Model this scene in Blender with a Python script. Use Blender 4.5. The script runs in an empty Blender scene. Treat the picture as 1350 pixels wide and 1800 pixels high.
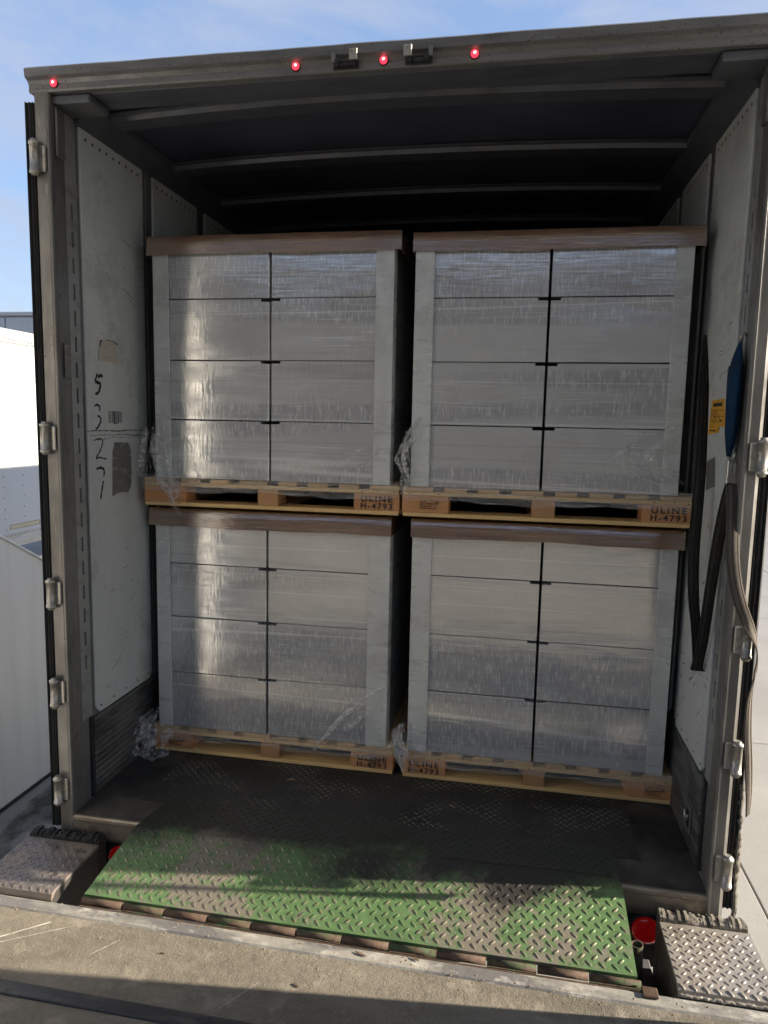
import bpy, bmesh, math, random
from mathutils import Vector, Matrix
random.seed(7)
S = bpy.context.scene
COL = S.collection

# ---------------------------------------------------------------- camera
cam = bpy.data.cameras.new('camera')
cam.sensor_fit = 'HORIZONTAL'; cam.sensor_width = 36.0; cam.lens = 33.376
cam.clip_start = 0.05; cam.clip_end = 900
co = bpy.data.objects.new('camera', cam); COL.objects.link(co)
Fv = Vector((-0.17502192, 0.97681997, -0.12324799)); Rv = Vector((0.98365511, 0.17886394, 0.02074404))
Uv = Vector((-0.04230782, 0.11760285, 0.99215907))
co.matrix_world = Matrix(((Rv.x, Uv.x, -Fv.x, 0.49656), (Rv.y, Uv.y, -Fv.y, -2.51874), (Rv.z, Uv.z, -Fv.z, 1.64838), (0, 0, 0, 1)))
S.camera = co

# ---------------------------------------------------------------- sky, sun, exposure
SUN_EL, SUN_AZ = math.radians(20.7), math.radians(6.0)      # azimuth from +X towards +Y
W = bpy.data.worlds.new('World'); S.world = W; W.use_nodes = True
nt = W.node_tree; nt.nodes.clear()
out = nt.nodes.new('ShaderNodeOutputWorld'); bg = nt.nodes.new('ShaderNodeBackground')
sky = nt.nodes.new('ShaderNodeTexSky'); sky.sky_type = 'NISHITA'; sky.sun_disc = False
sky.sun_elevation = SUN_EL; sky.sun_rotation = math.radians(90) - SUN_AZ
sky.air_density = 1.0; sky.dust_density = 0.15; sky.ozone_density = 1.8
tc = nt.nodes.new('ShaderNodeTexCoord'); mp = nt.nodes.new('ShaderNodeMapping'); mp.inputs['Scale'].default_value = (1.6, 1.6, 4.5)
nz = nt.nodes.new('ShaderNodeTexNoise'); nz.inputs['Scale'].default_value = 2.3; nz.inputs['Detail'].default_value = 9; nz.inputs['Roughness'].default_value = 0.62
nz.inputs['Distortion'].default_value = 0.35
rmp = nt.nodes.new('ShaderNodeMapRange'); rmp.inputs['From Min'].default_value = 0.40; rmp.inputs['From Max'].default_value = 0.66; rmp.inputs['To Min'].default_value = 0.05; rmp.inputs['To Max'].default_value = 0.8
mx = nt.nodes.new('ShaderNodeMix'); mx.data_type = 'RGBA'
mx.inputs['B'].default_value = (2.0, 2.2, 2.75, 1)
nt.links.new(tc.outputs['Generated'], mp.inputs['Vector']); nt.links.new(mp.outputs['Vector'], nz.inputs['Vector'])
nt.links.new(nz.outputs['Fac'], rmp.inputs['Value']); nt.links.new(rmp.outputs['Result'], mx.inputs['Factor'])
veil = nt.nodes.new('ShaderNodeMix'); veil.data_type = 'RGBA'; veil.inputs['Factor'].default_value = 0.55; veil.inputs['B'].default_value = (1.12, 1.62, 2.75, 1)
nt.links.new(sky.outputs['Color'], veil.inputs['A']); nt.links.new(veil.outputs['Result'], mx.inputs['A']); nt.links.new(mx.outputs['Result'], bg.inputs['Color'])
bg.inputs['Strength'].default_value = 0.1
nt.links.new(bg.outputs['Background'], out.inputs['Surface'])
sl = bpy.data.lights.new('sun', 'SUN'); sl.energy = 5.0; sl.angle = math.radians(0.55); sl.color = (1.0, 0.88, 0.72)
so = bpy.data.objects.new('sun', sl); COL.objects.link(so)
sd = Vector((math.cos(SUN_EL) * math.cos(SUN_AZ), math.cos(SUN_EL) * math.sin(SUN_AZ), math.sin(SUN_EL)))
so.rotation_euler = sd.to_track_quat('Z', 'Y').to_euler(); so.location = sd * 60
S.view_settings.view_transform = 'Standard'; S.view_settings.look = 'None'
S.view_settings.exposure = 1.5; S.view_settings.gamma = 1.0; S.view_settings.use_curve_mapping = False

# ---------------------------------------------------------------- helpers
ORG = {}
def tag(o, label=None, cat=None, group=None, kind=None):
    if label: o['label'] = label
    if cat: o['category'] = cat
    if group: o['group'] = group
    if kind: o['kind'] = kind
    return o
def thing(name, label, cat, loc=(0, 0, 0), group=None):
    o = bpy.data.objects.new(name, None); COL.objects.link(o); o.location = loc
    o.empty_display_size = 0.1; ORG[o.name] = Vector(loc)
    return tag(o, label, cat, group)
class MB:
    def __init__(s): s.v = []; s.f = []; s.smooth = []
    def add(s, vs, fs, smooth=False):
        b = len(s.v); s.v += [tuple(q) for q in vs]
        for f in fs: s.f.append(tuple(b + i for i in f)); s.smooth.append(smooth)
        return s
    def box(s, x0, x1, y0, y1, z0, z1):
        return s.add([(x0,y0,z0),(x1,y0,z0),(x1,y1,z0),(x0,y1,z0),(x0,y0,z1),(x1,y0,z1),(x1,y1,z1),(x0,y1,z1)],
                     [(0,3,2,1),(4,5,6,7),(0,1,5,4),(1,2,6,5),(2,3,7,6),(3,0,4,7)])
    def prism(s, poly, ax, a0, a1, smooth=False):
        n = len(poly)
        def P(p, a): return (a, p[0], p[1]) if ax == 0 else ((p[0], a, p[1]) if ax == 1 else (p[0], p[1], a))
        vs = [P(p, a0) for p in poly] + [P(p, a1) for p in poly]
        fs = [tuple(range(n))[::-1], tuple(range(n, 2*n))] + [(i, (i+1) % n, n + (i+1) % n, n + i) for i in range(n)]
        b = len(s.f); s.add(vs, fs, smooth)
        s.smooth[b] = s.smooth[b+1] = False
        return s
    def tube(s, pts, r, n=10, cap=True, r1=None):
        pts = [Vector(p) for p in pts]; rings = []; b = len(s.v); m = len(pts)
        up = None
        for i, p in enumerate(pts):
            t = (pts[min(i+1, m-1)] - pts[max(i-1, 0)]).normalized()
            if up is None:
                up = Vector((0,0,1)) if abs(t.z) < 0.9 else Vector((1,0,0))
            a = t.cross(up).normalized(); c = a.cross(t).normalized(); up = c
            rr = r if r1 is None else r + (r1 - r) * i / max(1, m-1)
            s.v += [tuple(p + a*math.cos(k*2*math.pi/n)*rr + c*math.sin(k*2*math.pi/n)*rr) for k in range(n)]
        for i in range(m-1):
            for k in range(n):
                s.f.append((b+i*n+k, b+i*n+(k+1)%n, b+(i+1)*n+(k+1)%n, b+(i+1)*n+k)); s.smooth.append(True)
        if cap:
            s.f.append(tuple(b+k for k in range(n))[::-1]); s.smooth.append(False)
            s.f.append(tuple(b+(m-1)*n+k for k in range(n))); s.smooth.append(False)
        return s
    def lathe(s, c, axis, prof, n=20):
        ax = Vector(axis).normalized(); a = ax.orthogonal().normalized(); d = ax.cross(a); b = len(s.v); c = Vector(c)
        for r, h in prof:
            s.v += [tuple(c + ax*h + (a*math.cos(k*2*math.pi/n) + d*math.sin(k*2*math.pi/n))*max(r, 1e-5)) for k in range(n)]
        for i in range(len(prof)-1):
            for k in range(n):
                s.f.append((b+i*n+k, b+i*n+(k+1)%n, b+(i+1)*n+(k+1)%n, b+(i+1)*n+k)); s.smooth.append(True)
        s.f.append(tuple(b+k for k in range(n))[::-1]); s.smooth.append(False)
        e = b+(len(prof)-1)*n; s.f.append(tuple(e+k for k in range(n))); s.smooth.append(False)
        return s
    def ribbon(s, pts, widths, thick=0.002):
        b = len(s.v); n = len(pts)
        for i in range(n):
            p = Vector(pts[i]); w = Vector(widths[i])
            t = (Vector(pts[min(i+1, n-1)]) - Vector(pts[max(i-1, 0)])).normalized()
            nn = t.cross(w); nn = nn.normalized()*thick/2 if nn.length > 1e-9 else Vector((0, thick/2, 0))
            s.v += [tuple(p-w/2-nn), tuple(p+w/2-nn), tuple(p+w/2+nn), tuple(p-w/2+nn)]
        for i in range(n-1):
            for k in range(4):
                s.f.append((b+i*4+k, b+i*4+(k+1)%4, b+(i+1)*4+(k+1)%4, b+(i+1)*4+k)); s.smooth.append(k in (0, 2))
        s.f.append((b+3, b+2, b+1, b)); s.smooth.append(False)
        e = b+(n-1)*4; s.f.append((e, e+1, e+2, e+3)); s.smooth.append(False)
        return s
    def build(s, name, mat, parent=None, bevel=0, seg=1, jitter=0):
        vs = [Vector(q) for q in s.v]
        lo = Vector((min(q[i] for q in vs) for i in range(3))); hi = Vector((max(q[i] for q in vs) for i in range(3)))
        c = (lo + hi)/2
        if parent is None: c.z = lo.z
        me = bpy.data.meshes.new(name)
        me.from_pydata([tuple(q - c) for q in vs], [], s.f)
        for p, sm in zip(me.polygons, s.smooth): p.use_smooth = sm
        bm = bmesh.new(); bm.from_mesh(me)
        if bevel:
            es = [e for e in bm.edges if len(e.link_faces) == 2 and e.calc_face_angle(0) > 0.6]
            bmesh.ops.bevel(bm, geom=es, offset=bevel, segments=seg, affect='EDGES', profile=0.6, clamp_overlap=True)
        bmesh.ops.recalc_face_normals(bm, faces=bm.faces)
        bm.to_mesh(me); bm.free()
        for m in (mat if isinstance(mat, (list, tuple)) else [mat]): me.materials.append(m)
        o = bpy.data.objects.new(name, me); COL.objects.link(o)
        ORG[o.name] = c
        if parent is not None:
            o.parent = parent; o.location = c - ORG[parent.name]
        else: o.location = c
        return o
def dup(root, loc, label=None):
    r = root.copy(); COL.objects.link(r); r.location = loc; ORG[r.name] = Vector(loc)
    if label: r['label'] = label
    for ch in list(root.children):
        c = ch.copy(); COL.objects.link(c); c.parent = r
        for g in list(ch.children):
            d = g.copy(); COL.objects.link(d); d.parent = c
    return r
def lerp(a, b, t): return a + (b - a)*t
def smooth_path(pts, n=6):
    P = [Vector(p) for p in pts]; res = []
    for i in range(len(P)-1):
        p0, p1, p2, p3 = P[max(i-1,0)], P[i], P[i+1], P[min(i+2,len(P)-1)]
        for k in range(n):
            t = k/n
            res.append(0.5*((2*p1)+(p2-p0)*t+(2*p0-5*p1+4*p2-p3)*t*t+(3*p1-p0-3*p2+p3)*t**3))
    return res + [P[-1]]

# ---------------------------------------------------------------- materials
def V3(s): return (s, s, s) if isinstance(s, (int, float)) else s
def mat(name, base, layers=(), rough=0.6, rvar=0.0, metal=0.0, bump=(), coat=None, coords='world', rnd=0.0, spec=0.5, emit=None, alpha=None, sheen=0):
    """layers: (colour, scale, lo, hi[, detail, amount]) noise masks over the base; bump: (scale, distance) noise reliefs"""
    m = bpy.data.materials.new(name); m.use_nodes = True; t = m.node_tree; N = t.nodes; L = t.links
    b = N['Principled BSDF']
    if coords == 'world':
        src = N.new('ShaderNodeNewGeometry').outputs['Position']
    else:
        tcn = N.new('ShaderNodeTexCoord'); oi = N.new('ShaderNodeObjectInfo')
        ml = N.new('ShaderNodeMath'); ml.operation = 'MULTIPLY'; ml.inputs[1].default_value = 37.0; L.new(oi.outputs['Random'], ml.inputs[0])
        va = N.new('ShaderNodeVectorMath'); va.operation = 'ADD'; L.new(tcn.outputs['Object'], va.inputs[0]); L.new(ml.outputs[0], va.inputs[1]); src = va.outputs[0]
    cnt = [0]
    def noise(scale, detail=5, rg=0.6, kind='noise'):
        cnt[0] += 1
        mpn = N.new('ShaderNodeMapping'); mpn.inputs['Scale'].default_value = V3(scale); mpn.inputs['Location'].default_value = (cnt[0]*3.7, cnt[0]*1.3, cnt[0]*5.1)
        L.new(src, mpn.inputs['Vector'])
        x = N.new('ShaderNodeTexNoise'); x.inputs['Scale'].default_value = 1; x.inputs['Detail'].default_value = detail; x.inputs['Roughness'].default_value = rg
        L.new(mpn.outputs['Vector'], x.inputs['Vector']); return x.outputs['Fac']
    def rng(sock, lo, hi, a=0.0, c=1.0):
        r = N.new('ShaderNodeMapRange'); r.inputs['From Min'].default_value = lo; r.inputs['From Max'].default_value = hi
        r.inputs['To Min'].default_value = a; r.inputs['To Max'].default_value = c; L.new(sock, r.inputs['Value']); return r.outputs['Result']
    cur = None; band = []
    rgb = N.new('ShaderNodeRGB'); rgb.outputs[0].default_value = (*base, 1); cur = rgb.outputs[0]
    for ly in layers:
        col, sc, lo, hi = ly[:4]; det = ly[4] if len(ly) > 4 else 6; am = ly[5] if len(ly) > 5 else 1.0
        if lo is None:
            d_ = N.new('ShaderNodeMath'); d_.operation = 'SUBTRACT'; d_.inputs[1].default_value = 0.5; L.new(noise(sc, det), d_.inputs[0])
            ab = N.new('ShaderNodeMath'); ab.operation = 'ABSOLUTE'; L.new(d_.outputs[0], ab.inputs[0]); fac = rng(ab.outputs[0], 0, hi, am, 0)
        else:
            fac = rng(noise(sc, det, 0.72 if det >= 8 else 0.6), lo, hi, 0, am)
        if len(ly) > 6:
            mm = N.new('ShaderNodeMath'); mm.operation = 'MULTIPLY'; L.new(fac, mm.inputs[0])
            if ly[6] == 'band':
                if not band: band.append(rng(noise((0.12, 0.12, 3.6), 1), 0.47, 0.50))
                L.new(band[0], mm.inputs[1])
            else: L.new(rng(noise(ly[6], 3), 0.44, 0.60), mm.inputs[1])
            fac = mm.outputs[0]
        q = N.new('ShaderNodeMix'); q.data_type = 'RGBA'; L.new(fac, q.inputs['Factor']); L.new(cur, q.inputs['A']); q.inputs['B'].default_value = (*col, 1); cur = q.outputs['Result']
    if rnd:
        oi2 = N.new('ShaderNodeObjectInfo'); hs = N.new('ShaderNodeHueSaturation')
        L.new(rng(oi2.outputs['Random'], 0, 1, 1-rnd, 1+rnd), hs.inputs['Value']); L.new(cur, hs.inputs['Color']); cur = hs.outputs['Color']
    L.new(cur, b.inputs['Base Color'])
    b.inputs['Roughness'].default_value = rough; b.inputs['Metallic'].default_value = metal; b.inputs['Specular IOR Level'].default_value = spec
    if rvar: L.new(rng(noise(9, 6), 0.3, 0.7, max(0.02, rough-rvar), min(1, rough+rvar)), b.inputs['Roughness'])
    prev = None
    for sc, dist in bump:
        bn = N.new('ShaderNodeBump'); bn.inputs['Strength'].default_value = 1; bn.inputs['Distance'].default_value = dist
        L.new(noise(sc, 5), bn.inputs['Height'])
        if prev: L.new(prev, bn.inputs['Normal'])
        prev = bn.outputs['Normal']
    if prev: L.new(prev, b.inputs['Normal'])
    if coat:
        b.inputs['Coat Weight'].default_value = coat.get('w', 1); b.inputs['Coat IOR'].default_value = coat.get('ior', 1.5)
        L.new(rng(noise((3, 3, 14), 4), 0.35, 0.65, coat.get('r0', 0.06), coat.get('r1', 0.3)), b.inputs['Coat Roughness'])
        pv = None
        for sc, dist in coat['bump']:
            bn = N.new('ShaderNodeBump'); bn.inputs['Strength'].default_value = 1; bn.inputs['Distance'].default_value = dist
            L.new(noise(sc, 3, 0.55), bn.inputs['Height'])
            if pv: L.new(pv, bn.inputs['Normal'])
            pv = bn.outputs['Normal']
        L.new(pv, b.inputs['Coat Normal'])
    if emit: b.inputs['Emission Color'].default_value = (*emit[0], 1); b.inputs['Emission Strength'].default_value = emit[1]
    if alpha:
        sc, lo, hi, a0, a1 = alpha
        L.new(rng(noise(sc, 5), lo, hi, a0, a1), b.inputs['Alpha'])
    return m
WRAP = dict(w=1.0, ior=3.6, r0=0.05, r1=0.24, bump=[((6, 6, 95), 0.00042), ((80, 80, 16), 0.00045), ((2.2, 2.2, 5), 0.004)])
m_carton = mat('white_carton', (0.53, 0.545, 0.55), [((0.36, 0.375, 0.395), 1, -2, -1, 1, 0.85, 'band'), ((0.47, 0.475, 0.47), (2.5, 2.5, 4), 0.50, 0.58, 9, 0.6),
    ((0.80, 0.81, 0.83), (150, 150, 20), 0.54, 0.64, 5, 0.75, 'band'), ((0.22, 0.225, 0.24), (130, 130, 18), 0.54, 0.66, 5, 0.6, 'band'),
    ((0.80, 0.81, 0.82), (5, 5, 240), 0.55, 0.66, 5, 0.8, (2, 2, 7)), ((0.33, 0.33, 0.33), (6, 6, 150), 0.57, 0.68, 5, 0.5, (2.3, 2.3, 6)), ((0.80, 0.81, 0.82), (130, 130, 13), 0.57, 0.68, 5, 0.5, (2.6, 2.6, 2.2)), ((0.88, 0.88, 0.88), (0.04, 0.04, 4.4), None, 0.007, 1, 0.6), ((0.30, 0.30, 0.30), (0.05, 0.05, 3.6), None, 0.006, 1, 0.4)], rough=0.75, coat=WRAP, rnd=0.06)
m_board = mat('corner_board_card', (0.60, 0.63, 0.62), [((0.52, 0.54, 0.53), (6, 6, 2.5), 0.5, 0.7), ((0.74, 0.75, 0.74), (8, 8, 200), 0.60, 0.72, 4, 0.4), ((0.42, 0.43, 0.43), (2.5, 2.5, 3), 0.50, 0.58, 9, 0.6)], rough=0.6, coat=dict(WRAP, w=0.5, r0=0.2, r1=0.4), rnd=0.04)
m_kraft = mat('kraft_cardboard', (0.215, 0.115, 0.06), [((0.135, 0.072, 0.04), (3, 3, 12), 0.45, 0.7), ((0.52, 0.38, 0.27), (4, 4, 230), 0.55, 0.66, 6, 0.6, (1.6, 1.6, 3)), ((0.34, 0.22, 0.14), (9, 9, 160), 0.57, 0.68, 5, 0.6), ((0.06, 0.03, 0.018), (5, 5, 150), 0.56, 0.68, 4, 0.6)], rough=0.7,  # pale streaks paint the film's horizontal highlights into the colour
              coat=dict(w=1.0, ior=2.6, r0=0.05, r1=0.16, bump=[((4, 4, 170), 0.0011), ((40, 40, 20), 0.0002), ((2.5, 2.5, 8), 0.004)]))
def wood(name, base, dark, axis):
    s = [26, 26, 26]; s[axis] = 1.6; s2 = [90, 90, 90]; s2[axis] = 4
    return mat(name, base, [(dark, tuple(s), 0.48, 0.72, 5, 0.8), (tuple(c*0.62 for c in dark), tuple(s2), 0.58, 0.75, 3, 0.55), ((0.08, 0.055, 0.03), (7, 7, 7), 0.68, 0.76, 4, 0.6)], rough=0.72, bump=[(tuple(s2), 0.0012)], coords='object', rnd=0.16)
m_wood_x = wood('pine_board_lengthwise', (0.66, 0.46, 0.205), (0.52, 0.33, 0.13), 0)
m_wood_y = wood('pine_board_crosswise', (0.54, 0.36, 0.175), (0.41, 0.25, 0.11), 1)
m_block = wood('reddish_pine_block', (0.55, 0.275, 0.12), (0.42, 0.19, 0.08), 0)
def endgrain():
    m = mat('end_grain_pine', (0.50, 0.29, 0.14), rough=0.8, coords='object', rnd=0.12); t = m.node_tree; N = t.nodes; L = t.links
    tcn = N.new('ShaderNodeTexCoord'); wv = N.new('ShaderNodeTexWave'); wv.wave_type = 'RINGS'; wv.rings_direction = 'Y'
    oi = N.new('ShaderNodeObjectInfo'); mpn = N.new('ShaderNodeMapping'); L.new(tcn.outputs['Object'], mpn.inputs['Vector']); mpn.inputs['Location'].default_value = (0.03, 0, 0.05)
    L.new(mpn.outputs[0], wv.inputs['Vector']); wv.inputs['Scale'].default_value = 38; wv.inputs['Distortion'].default_value = 1.5; wv.inputs['Detail Scale'].default_value = 2
    b = N['Principled BSDF']; old = b.inputs['Base Color'].links[0].from_socket
    q = N.new('ShaderNodeMix'); q.data_type = 'RGBA'; ml = N.new('ShaderNodeMath'); ml.operation = 'MULTIPLY'; ml.inputs[1].default_value = 0.7
    L.new(wv.outputs['Fac'], ml.inputs[0]); L.new(ml.outputs[0], q.inputs['Factor']); L.new(old, q.inputs['A']); q.inputs['B'].default_value = (0.27, 0.14, 0.06, 1)
    L.new(q.outputs['Result'], b.inputs['Base Color']); return m
m_end = endgrain()
m_ink = mat('black_ink', (0.012, 0.011, 0.012), rough=0.7)
m_ink_worn = mat('worn_black_ink', (0.02, 0.02, 0.022), [((0.2, 0.11, 0.05), 160, 0.60, 0.74, 4, 0.6)], rough=0.7)
m_scuffmark = mat('scuff_mark_grey', (0.05, 0.05, 0.05), [((0.35, 0.36, 0.35), 90, 0.48, 0.60)], rough=0.7)
m_panel = mat('white_liner_panel', (0.54, 0.565, 0.56), [((0.44, 0.46, 0.46), (2, 3, 1.2), 0.45, 0.75), ((0.10, 0.10, 0.10), (30, 26, 130), 0.66, 0.74, 4, 0.8), ((0.20, 0.20, 0.19), (5, 10, 45), 0.60, 0.72, 9, 0.7), ((0.10, 0.10, 0.10), (18, 18, 30), 0.66, 0.70, 9, 0.8), ((0.36, 0.37, 0.36), (3, 3, 3), 0.52, 0.62, 10, 0.7)], rough=0.5, rvar=0.12, bump=[((2, 2.5, 1.2), 0.006)])
m_post = mat('galvanised_post', (0.205, 0.20, 0.19), [((0.12, 0.116, 0.11), (9, 9, 3), 0.45, 0.72), ((0.32, 0.305, 0.28), (40, 40, 9), 0.58, 0.75, 4, 0.6), ((0.06, 0.05, 0.045), 70, 0.66, 0.74, 3, 0.8)], rough=0.42, rvar=0.15, metal=0.45, bump=[(60, 0.0006)])
m_liner = mat('grey_liner_steel', (0.20, 0.205, 0.21), [((0.12, 0.12, 0.125), (4, 4, 2), 0.45, 0.7), ((0.07, 0.07, 0.07), (20, 20, 90), 0.62, 0.75, 4, 0.6)], rough=0.5, metal=0.35, rvar=0.1)
m_strip = mat('logistic_strip_steel', (0.33, 0.335, 0.33), [((0.2, 0.2, 0.2), (8, 8, 20), 0.5, 0.75)], rough=0.45, metal=0.4)
m_scuff = mat('scuff_band_aluminium', (0.17, 0.17, 0.165), [((0.06, 0.06, 0.058), (6, 4, 14), 0.44, 0.60, 9), ((0.30, 0.30, 0.29), (30, 8, 200), 0.62, 0.75, 3, 0.6)], rough=0.5, metal=0.5, bump=[((30, 6, 200), 0.001)])
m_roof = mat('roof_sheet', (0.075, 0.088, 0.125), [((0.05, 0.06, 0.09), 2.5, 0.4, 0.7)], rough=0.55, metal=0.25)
m_railin = mat('inner_roof_rail', (0.115, 0.122, 0.14), [((0.075, 0.08, 0.095), (4, 4, 9), 0.45, 0.7)], rough=0.5, metal=0.3)  # blue cast and dimness under the roof are put into this colour
m_bow = mat('roof_bow_steel', (0.125, 0.135, 0.16), [((0.08, 0.088, 0.105), (8, 30, 8), 0.45, 0.7)], rough=0.4, metal=0.4)  # ceiling gloom painted in as a dark bluish tone
m_header = mat('weathered_header_steel', (0.19, 0.19, 0.195), [((0.115, 0.115, 0.12), (5, 20, 24), 0.45, 0.75), ((0.05, 0.045, 0.04), 120, 0.62, 0.70, 2, 0.85)], rough=0.45, rvar=0.12, metal=0.4, bump=[(40, 0.0006)])
m_black = mat('black_rubber', (0.018, 0.018, 0.019), [((0.04, 0.038, 0.036), 14, 0.5, 0.75)], rough=0.65, bump=[(50, 0.001)])
m_hinge = mat('zinc_hinge', (0.40, 0.385, 0.35), [((0.2, 0.185, 0.165), 40, 0.5, 0.75), ((0.07, 0.055, 0.04), 90, 0.64, 0.75)], rough=0.35, metal=0.6, bump=[(120, 0.0004)])
m_skin = mat('door_skin', (0.55, 0.52, 0.47), [((0.3, 0.28, 0.25), 6, 0.5, 0.75)], rough=0.5)
m_floor = mat('dirty_trailer_floor', (0.055, 0.052, 0.048), [((0.11, 0.10, 0.085), (5, 3, 5), 0.45, 0.75), ((0.16, 0.145, 0.12), 60, 0.60, 0.72, 4, 0.7), ((0.015, 0.015, 0.015), 2.2, 0.5, 0.65)], rough=0.62, rvar=0.2, bump=[(50, 0.0012)])
m_tread = mat('worn_tread_plate', (0.035, 0.034, 0.032), [((0.015, 0.015, 0.015), 4, 0.45, 0.65), ((0.085, 0.08, 0.07), 40, 0.58, 0.72, 5, 0.6)], rough=0.6, bump=[(80, 0.001)])
m_tread_top = mat('worn_tread_crests', (0.03, 0.03, 0.028), [((0.19, 0.175, 0.14), (3.2, 5, 3), 0.50, 0.62, 4)], rough=0.42, metal=0.3)
m_sill = mat('steel_sill', (0.24, 0.215, 0.18), [((0.10, 0.085, 0.07), (7, 20, 20), 0.45, 0.72), ((0.42, 0.38, 0.32), (50, 50, 50), 0.6, 0.75, 4, 0.5)], rough=0.4, metal=0.5, rvar=0.1)
GREEN = (0.115, 0.205, 0.08)
def lip_mat(name, top):
    g = GREEN; gr = (0.215, 0.185, 0.152)
    ly = [((0.085, 0.15, 0.06), (9, 12, 9), 0.48, 0.60, 9, 0.8), ((0.12, 0.09, 0.065), (14, 14, 14), 0.58, 0.66, 10, 0.75), ((0.05, 0.045, 0.04), 120, 0.62, 0.7, 3, 0.6)]
    if top: ly = ly + [((0.27, 0.22, 0.17), 30, 0.42, 0.60, 3, 0.6), ((0.16, 0.075, 0.04), 45, 0.6, 0.7, 3, 0.7)]
    m = mat(name, g, ly, rough=0.5 if not top else 0.42, rvar=0.1, metal=0.1 if not top else 0.35, bump=[(70, 0.0007)])
    # tyre rubber on the inner half, blackened further to paint in the trailer's shade
    t = m.node_tree; N = t.nodes; L = t.links; b = N['Principled BSDF']; old = b.inputs['Base Color'].links[0].from_socket
    ge = N.new('ShaderNodeNewGeometry'); sx = N.new('ShaderNodeSeparateXYZ'); L.new(ge.outputs['Position'], sx.inputs[0])
    nz2 = N.new('ShaderNodeTexNoise'); nz2.inputs['Scale'].default_value = 2.6; nz2.inputs['Detail'].default_value = 8; L.new(ge.outputs['Position'], nz2.inputs['Vector'])
    def mth(op, a, b_=None, c_=None):
        m_ = N.new('ShaderNodeMath'); m_.operation = op
        for k_, q_ in enumerate((a, b_, c_)):
            if q_ is None: continue
            if isinstance(q_, (int, float)): m_.inputs[k_].default_value = q_
            else: L.new(q_, m_.inputs[k_])
        return m_.outputs[0]
    def nzz(sc_, det_, rg_):
        x_ = N.new('ShaderNodeTexNoise'); x_.inputs['Scale'].default_value = sc_; x_.inputs['Detail'].default_value = det_; x_.inputs['Roughness'].default_value = rg_; L.new(ge.outputs['Position'], x_.inputs['Vector']); return x_.outputs['Fac']
    # paint worn to steel along the two wheel tracks
    tr1 = mth('ABSOLUTE', mth('SUBTRACT', mth('ABSOLUTE', mth('ADD', sx.outputs['X'], 0.03)), 0.52))
    rt = N.new('ShaderNodeMapRange'); rt.inputs['From Min'].default_value = 0.06; rt.inputs['From Max'].default_value = 0.34; rt.inputs['To Min'].default_value = 0.10; rt.inputs['To Max'].default_value = 0.0; L.new(tr1, rt.inputs['Value'])
    wear = mth('ADD', mth('ADD', mth('MULTIPLY', nzz(5.5, 12, 0.78), 0.75), mth('MULTIPLY', nzz(42, 6, 0.75), 0.30)), rt.outputs[0])
    rw_ = N.new('ShaderNodeMapRange'); rw_.inputs['From Min'].default_value = 0.575; rw_.inputs['From Max'].default_value = 0.605; rw_.inputs['To Max'].default_value = 0.92; L.new(wear, rw_.inputs['Value'])
    qw = N.new('ShaderNodeMix'); qw.data_type = 'RGBA'; L.new(rw_.outputs[0], qw.inputs['Factor']); L.new(old, qw.inputs['A']); qw.inputs['B'].default_value = (*gr, 1); old = qw.outputs['Result']
    ma = N.new('ShaderNodeMath'); ma.operation = 'MULTIPLY_ADD'; ma.inputs[1].default_value = 0.9; L.new(mth('ADD', mth('MULTIPLY', nz2.outputs['Fac'], 0.75), mth('MULTIPLY', nzz(34, 6, 0.75), 0.25)), ma.inputs[0]); L.new(sx.outputs['Y'], ma.inputs[2])
    r = N.new('ShaderNodeMapRange'); r.inputs['From Min'].default_value = 0.31; r.inputs['From Max'].default_value = 0.44; r.inputs['To Max'].default_value = 0.92; L.new(ma.outputs[0], r.inputs['Value'])
    q = N.new('ShaderNodeMix'); q.data_type = 'RGBA'; L.new(r.outputs[0], q.inputs['Factor']); L.new(old, q.inputs['A']); q.inputs['B'].default_value = (0.022, 0.021, 0.02, 1)
    L.new(q.outputs['Result'], b.inputs['Base Color']); return m
m_lip = lip_mat('green_worn_lip', False); m_lip_top = lip_mat('green_worn_lip_crests', True)
m_green = mat('green_paint_chipped', (0.055, 0.082, 0.042), [((0.085, 0.06, 0.043), (14, 60, 60), 0.42, 0.52), ((0.05, 0.033, 0.024), 50, 0.52, 0.62)], rough=0.8, spec=0.2, bump=[(80, 0.0008)])
m_rust = mat('brown_rusted_steel', (0.085, 0.055, 0.04), [((0.13, 0.095, 0.07), 30, 0.45, 0.7), ((0.045, 0.03, 0.022), 12, 0.5, 0.7)], rough=0.75, spec=0.25, metal=0.1, bump=[((90, 90, 90), 0.0009)])
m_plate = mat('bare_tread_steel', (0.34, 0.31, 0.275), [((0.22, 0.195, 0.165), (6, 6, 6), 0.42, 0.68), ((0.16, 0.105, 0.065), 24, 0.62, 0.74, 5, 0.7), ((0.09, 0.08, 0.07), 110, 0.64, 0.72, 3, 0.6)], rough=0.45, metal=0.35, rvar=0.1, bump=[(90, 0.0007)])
m_plate_dark = mat('dark_tread_steel', (0.17, 0.15, 0.14), [((0.25, 0.20, 0.16), (6, 6, 6), 0.48, 0.68), ((0.07, 0.06, 0.055), 20, 0.55, 0.7)], rough=0.5, metal=0.3, rvar=0.1, bump=[(90, 0.0007)])  # darker copy of the tread steel for the left bumper
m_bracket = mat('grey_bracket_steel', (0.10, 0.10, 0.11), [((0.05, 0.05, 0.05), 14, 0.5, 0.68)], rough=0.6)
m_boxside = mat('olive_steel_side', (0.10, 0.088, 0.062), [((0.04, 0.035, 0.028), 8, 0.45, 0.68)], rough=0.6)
m_boxside2 = mat('black_steel_side', (0.035, 0.033, 0.03), [((0.20, 0.15, 0.10), (5, 5, 5), 0.58, 0.68)], rough=0.6)
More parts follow.
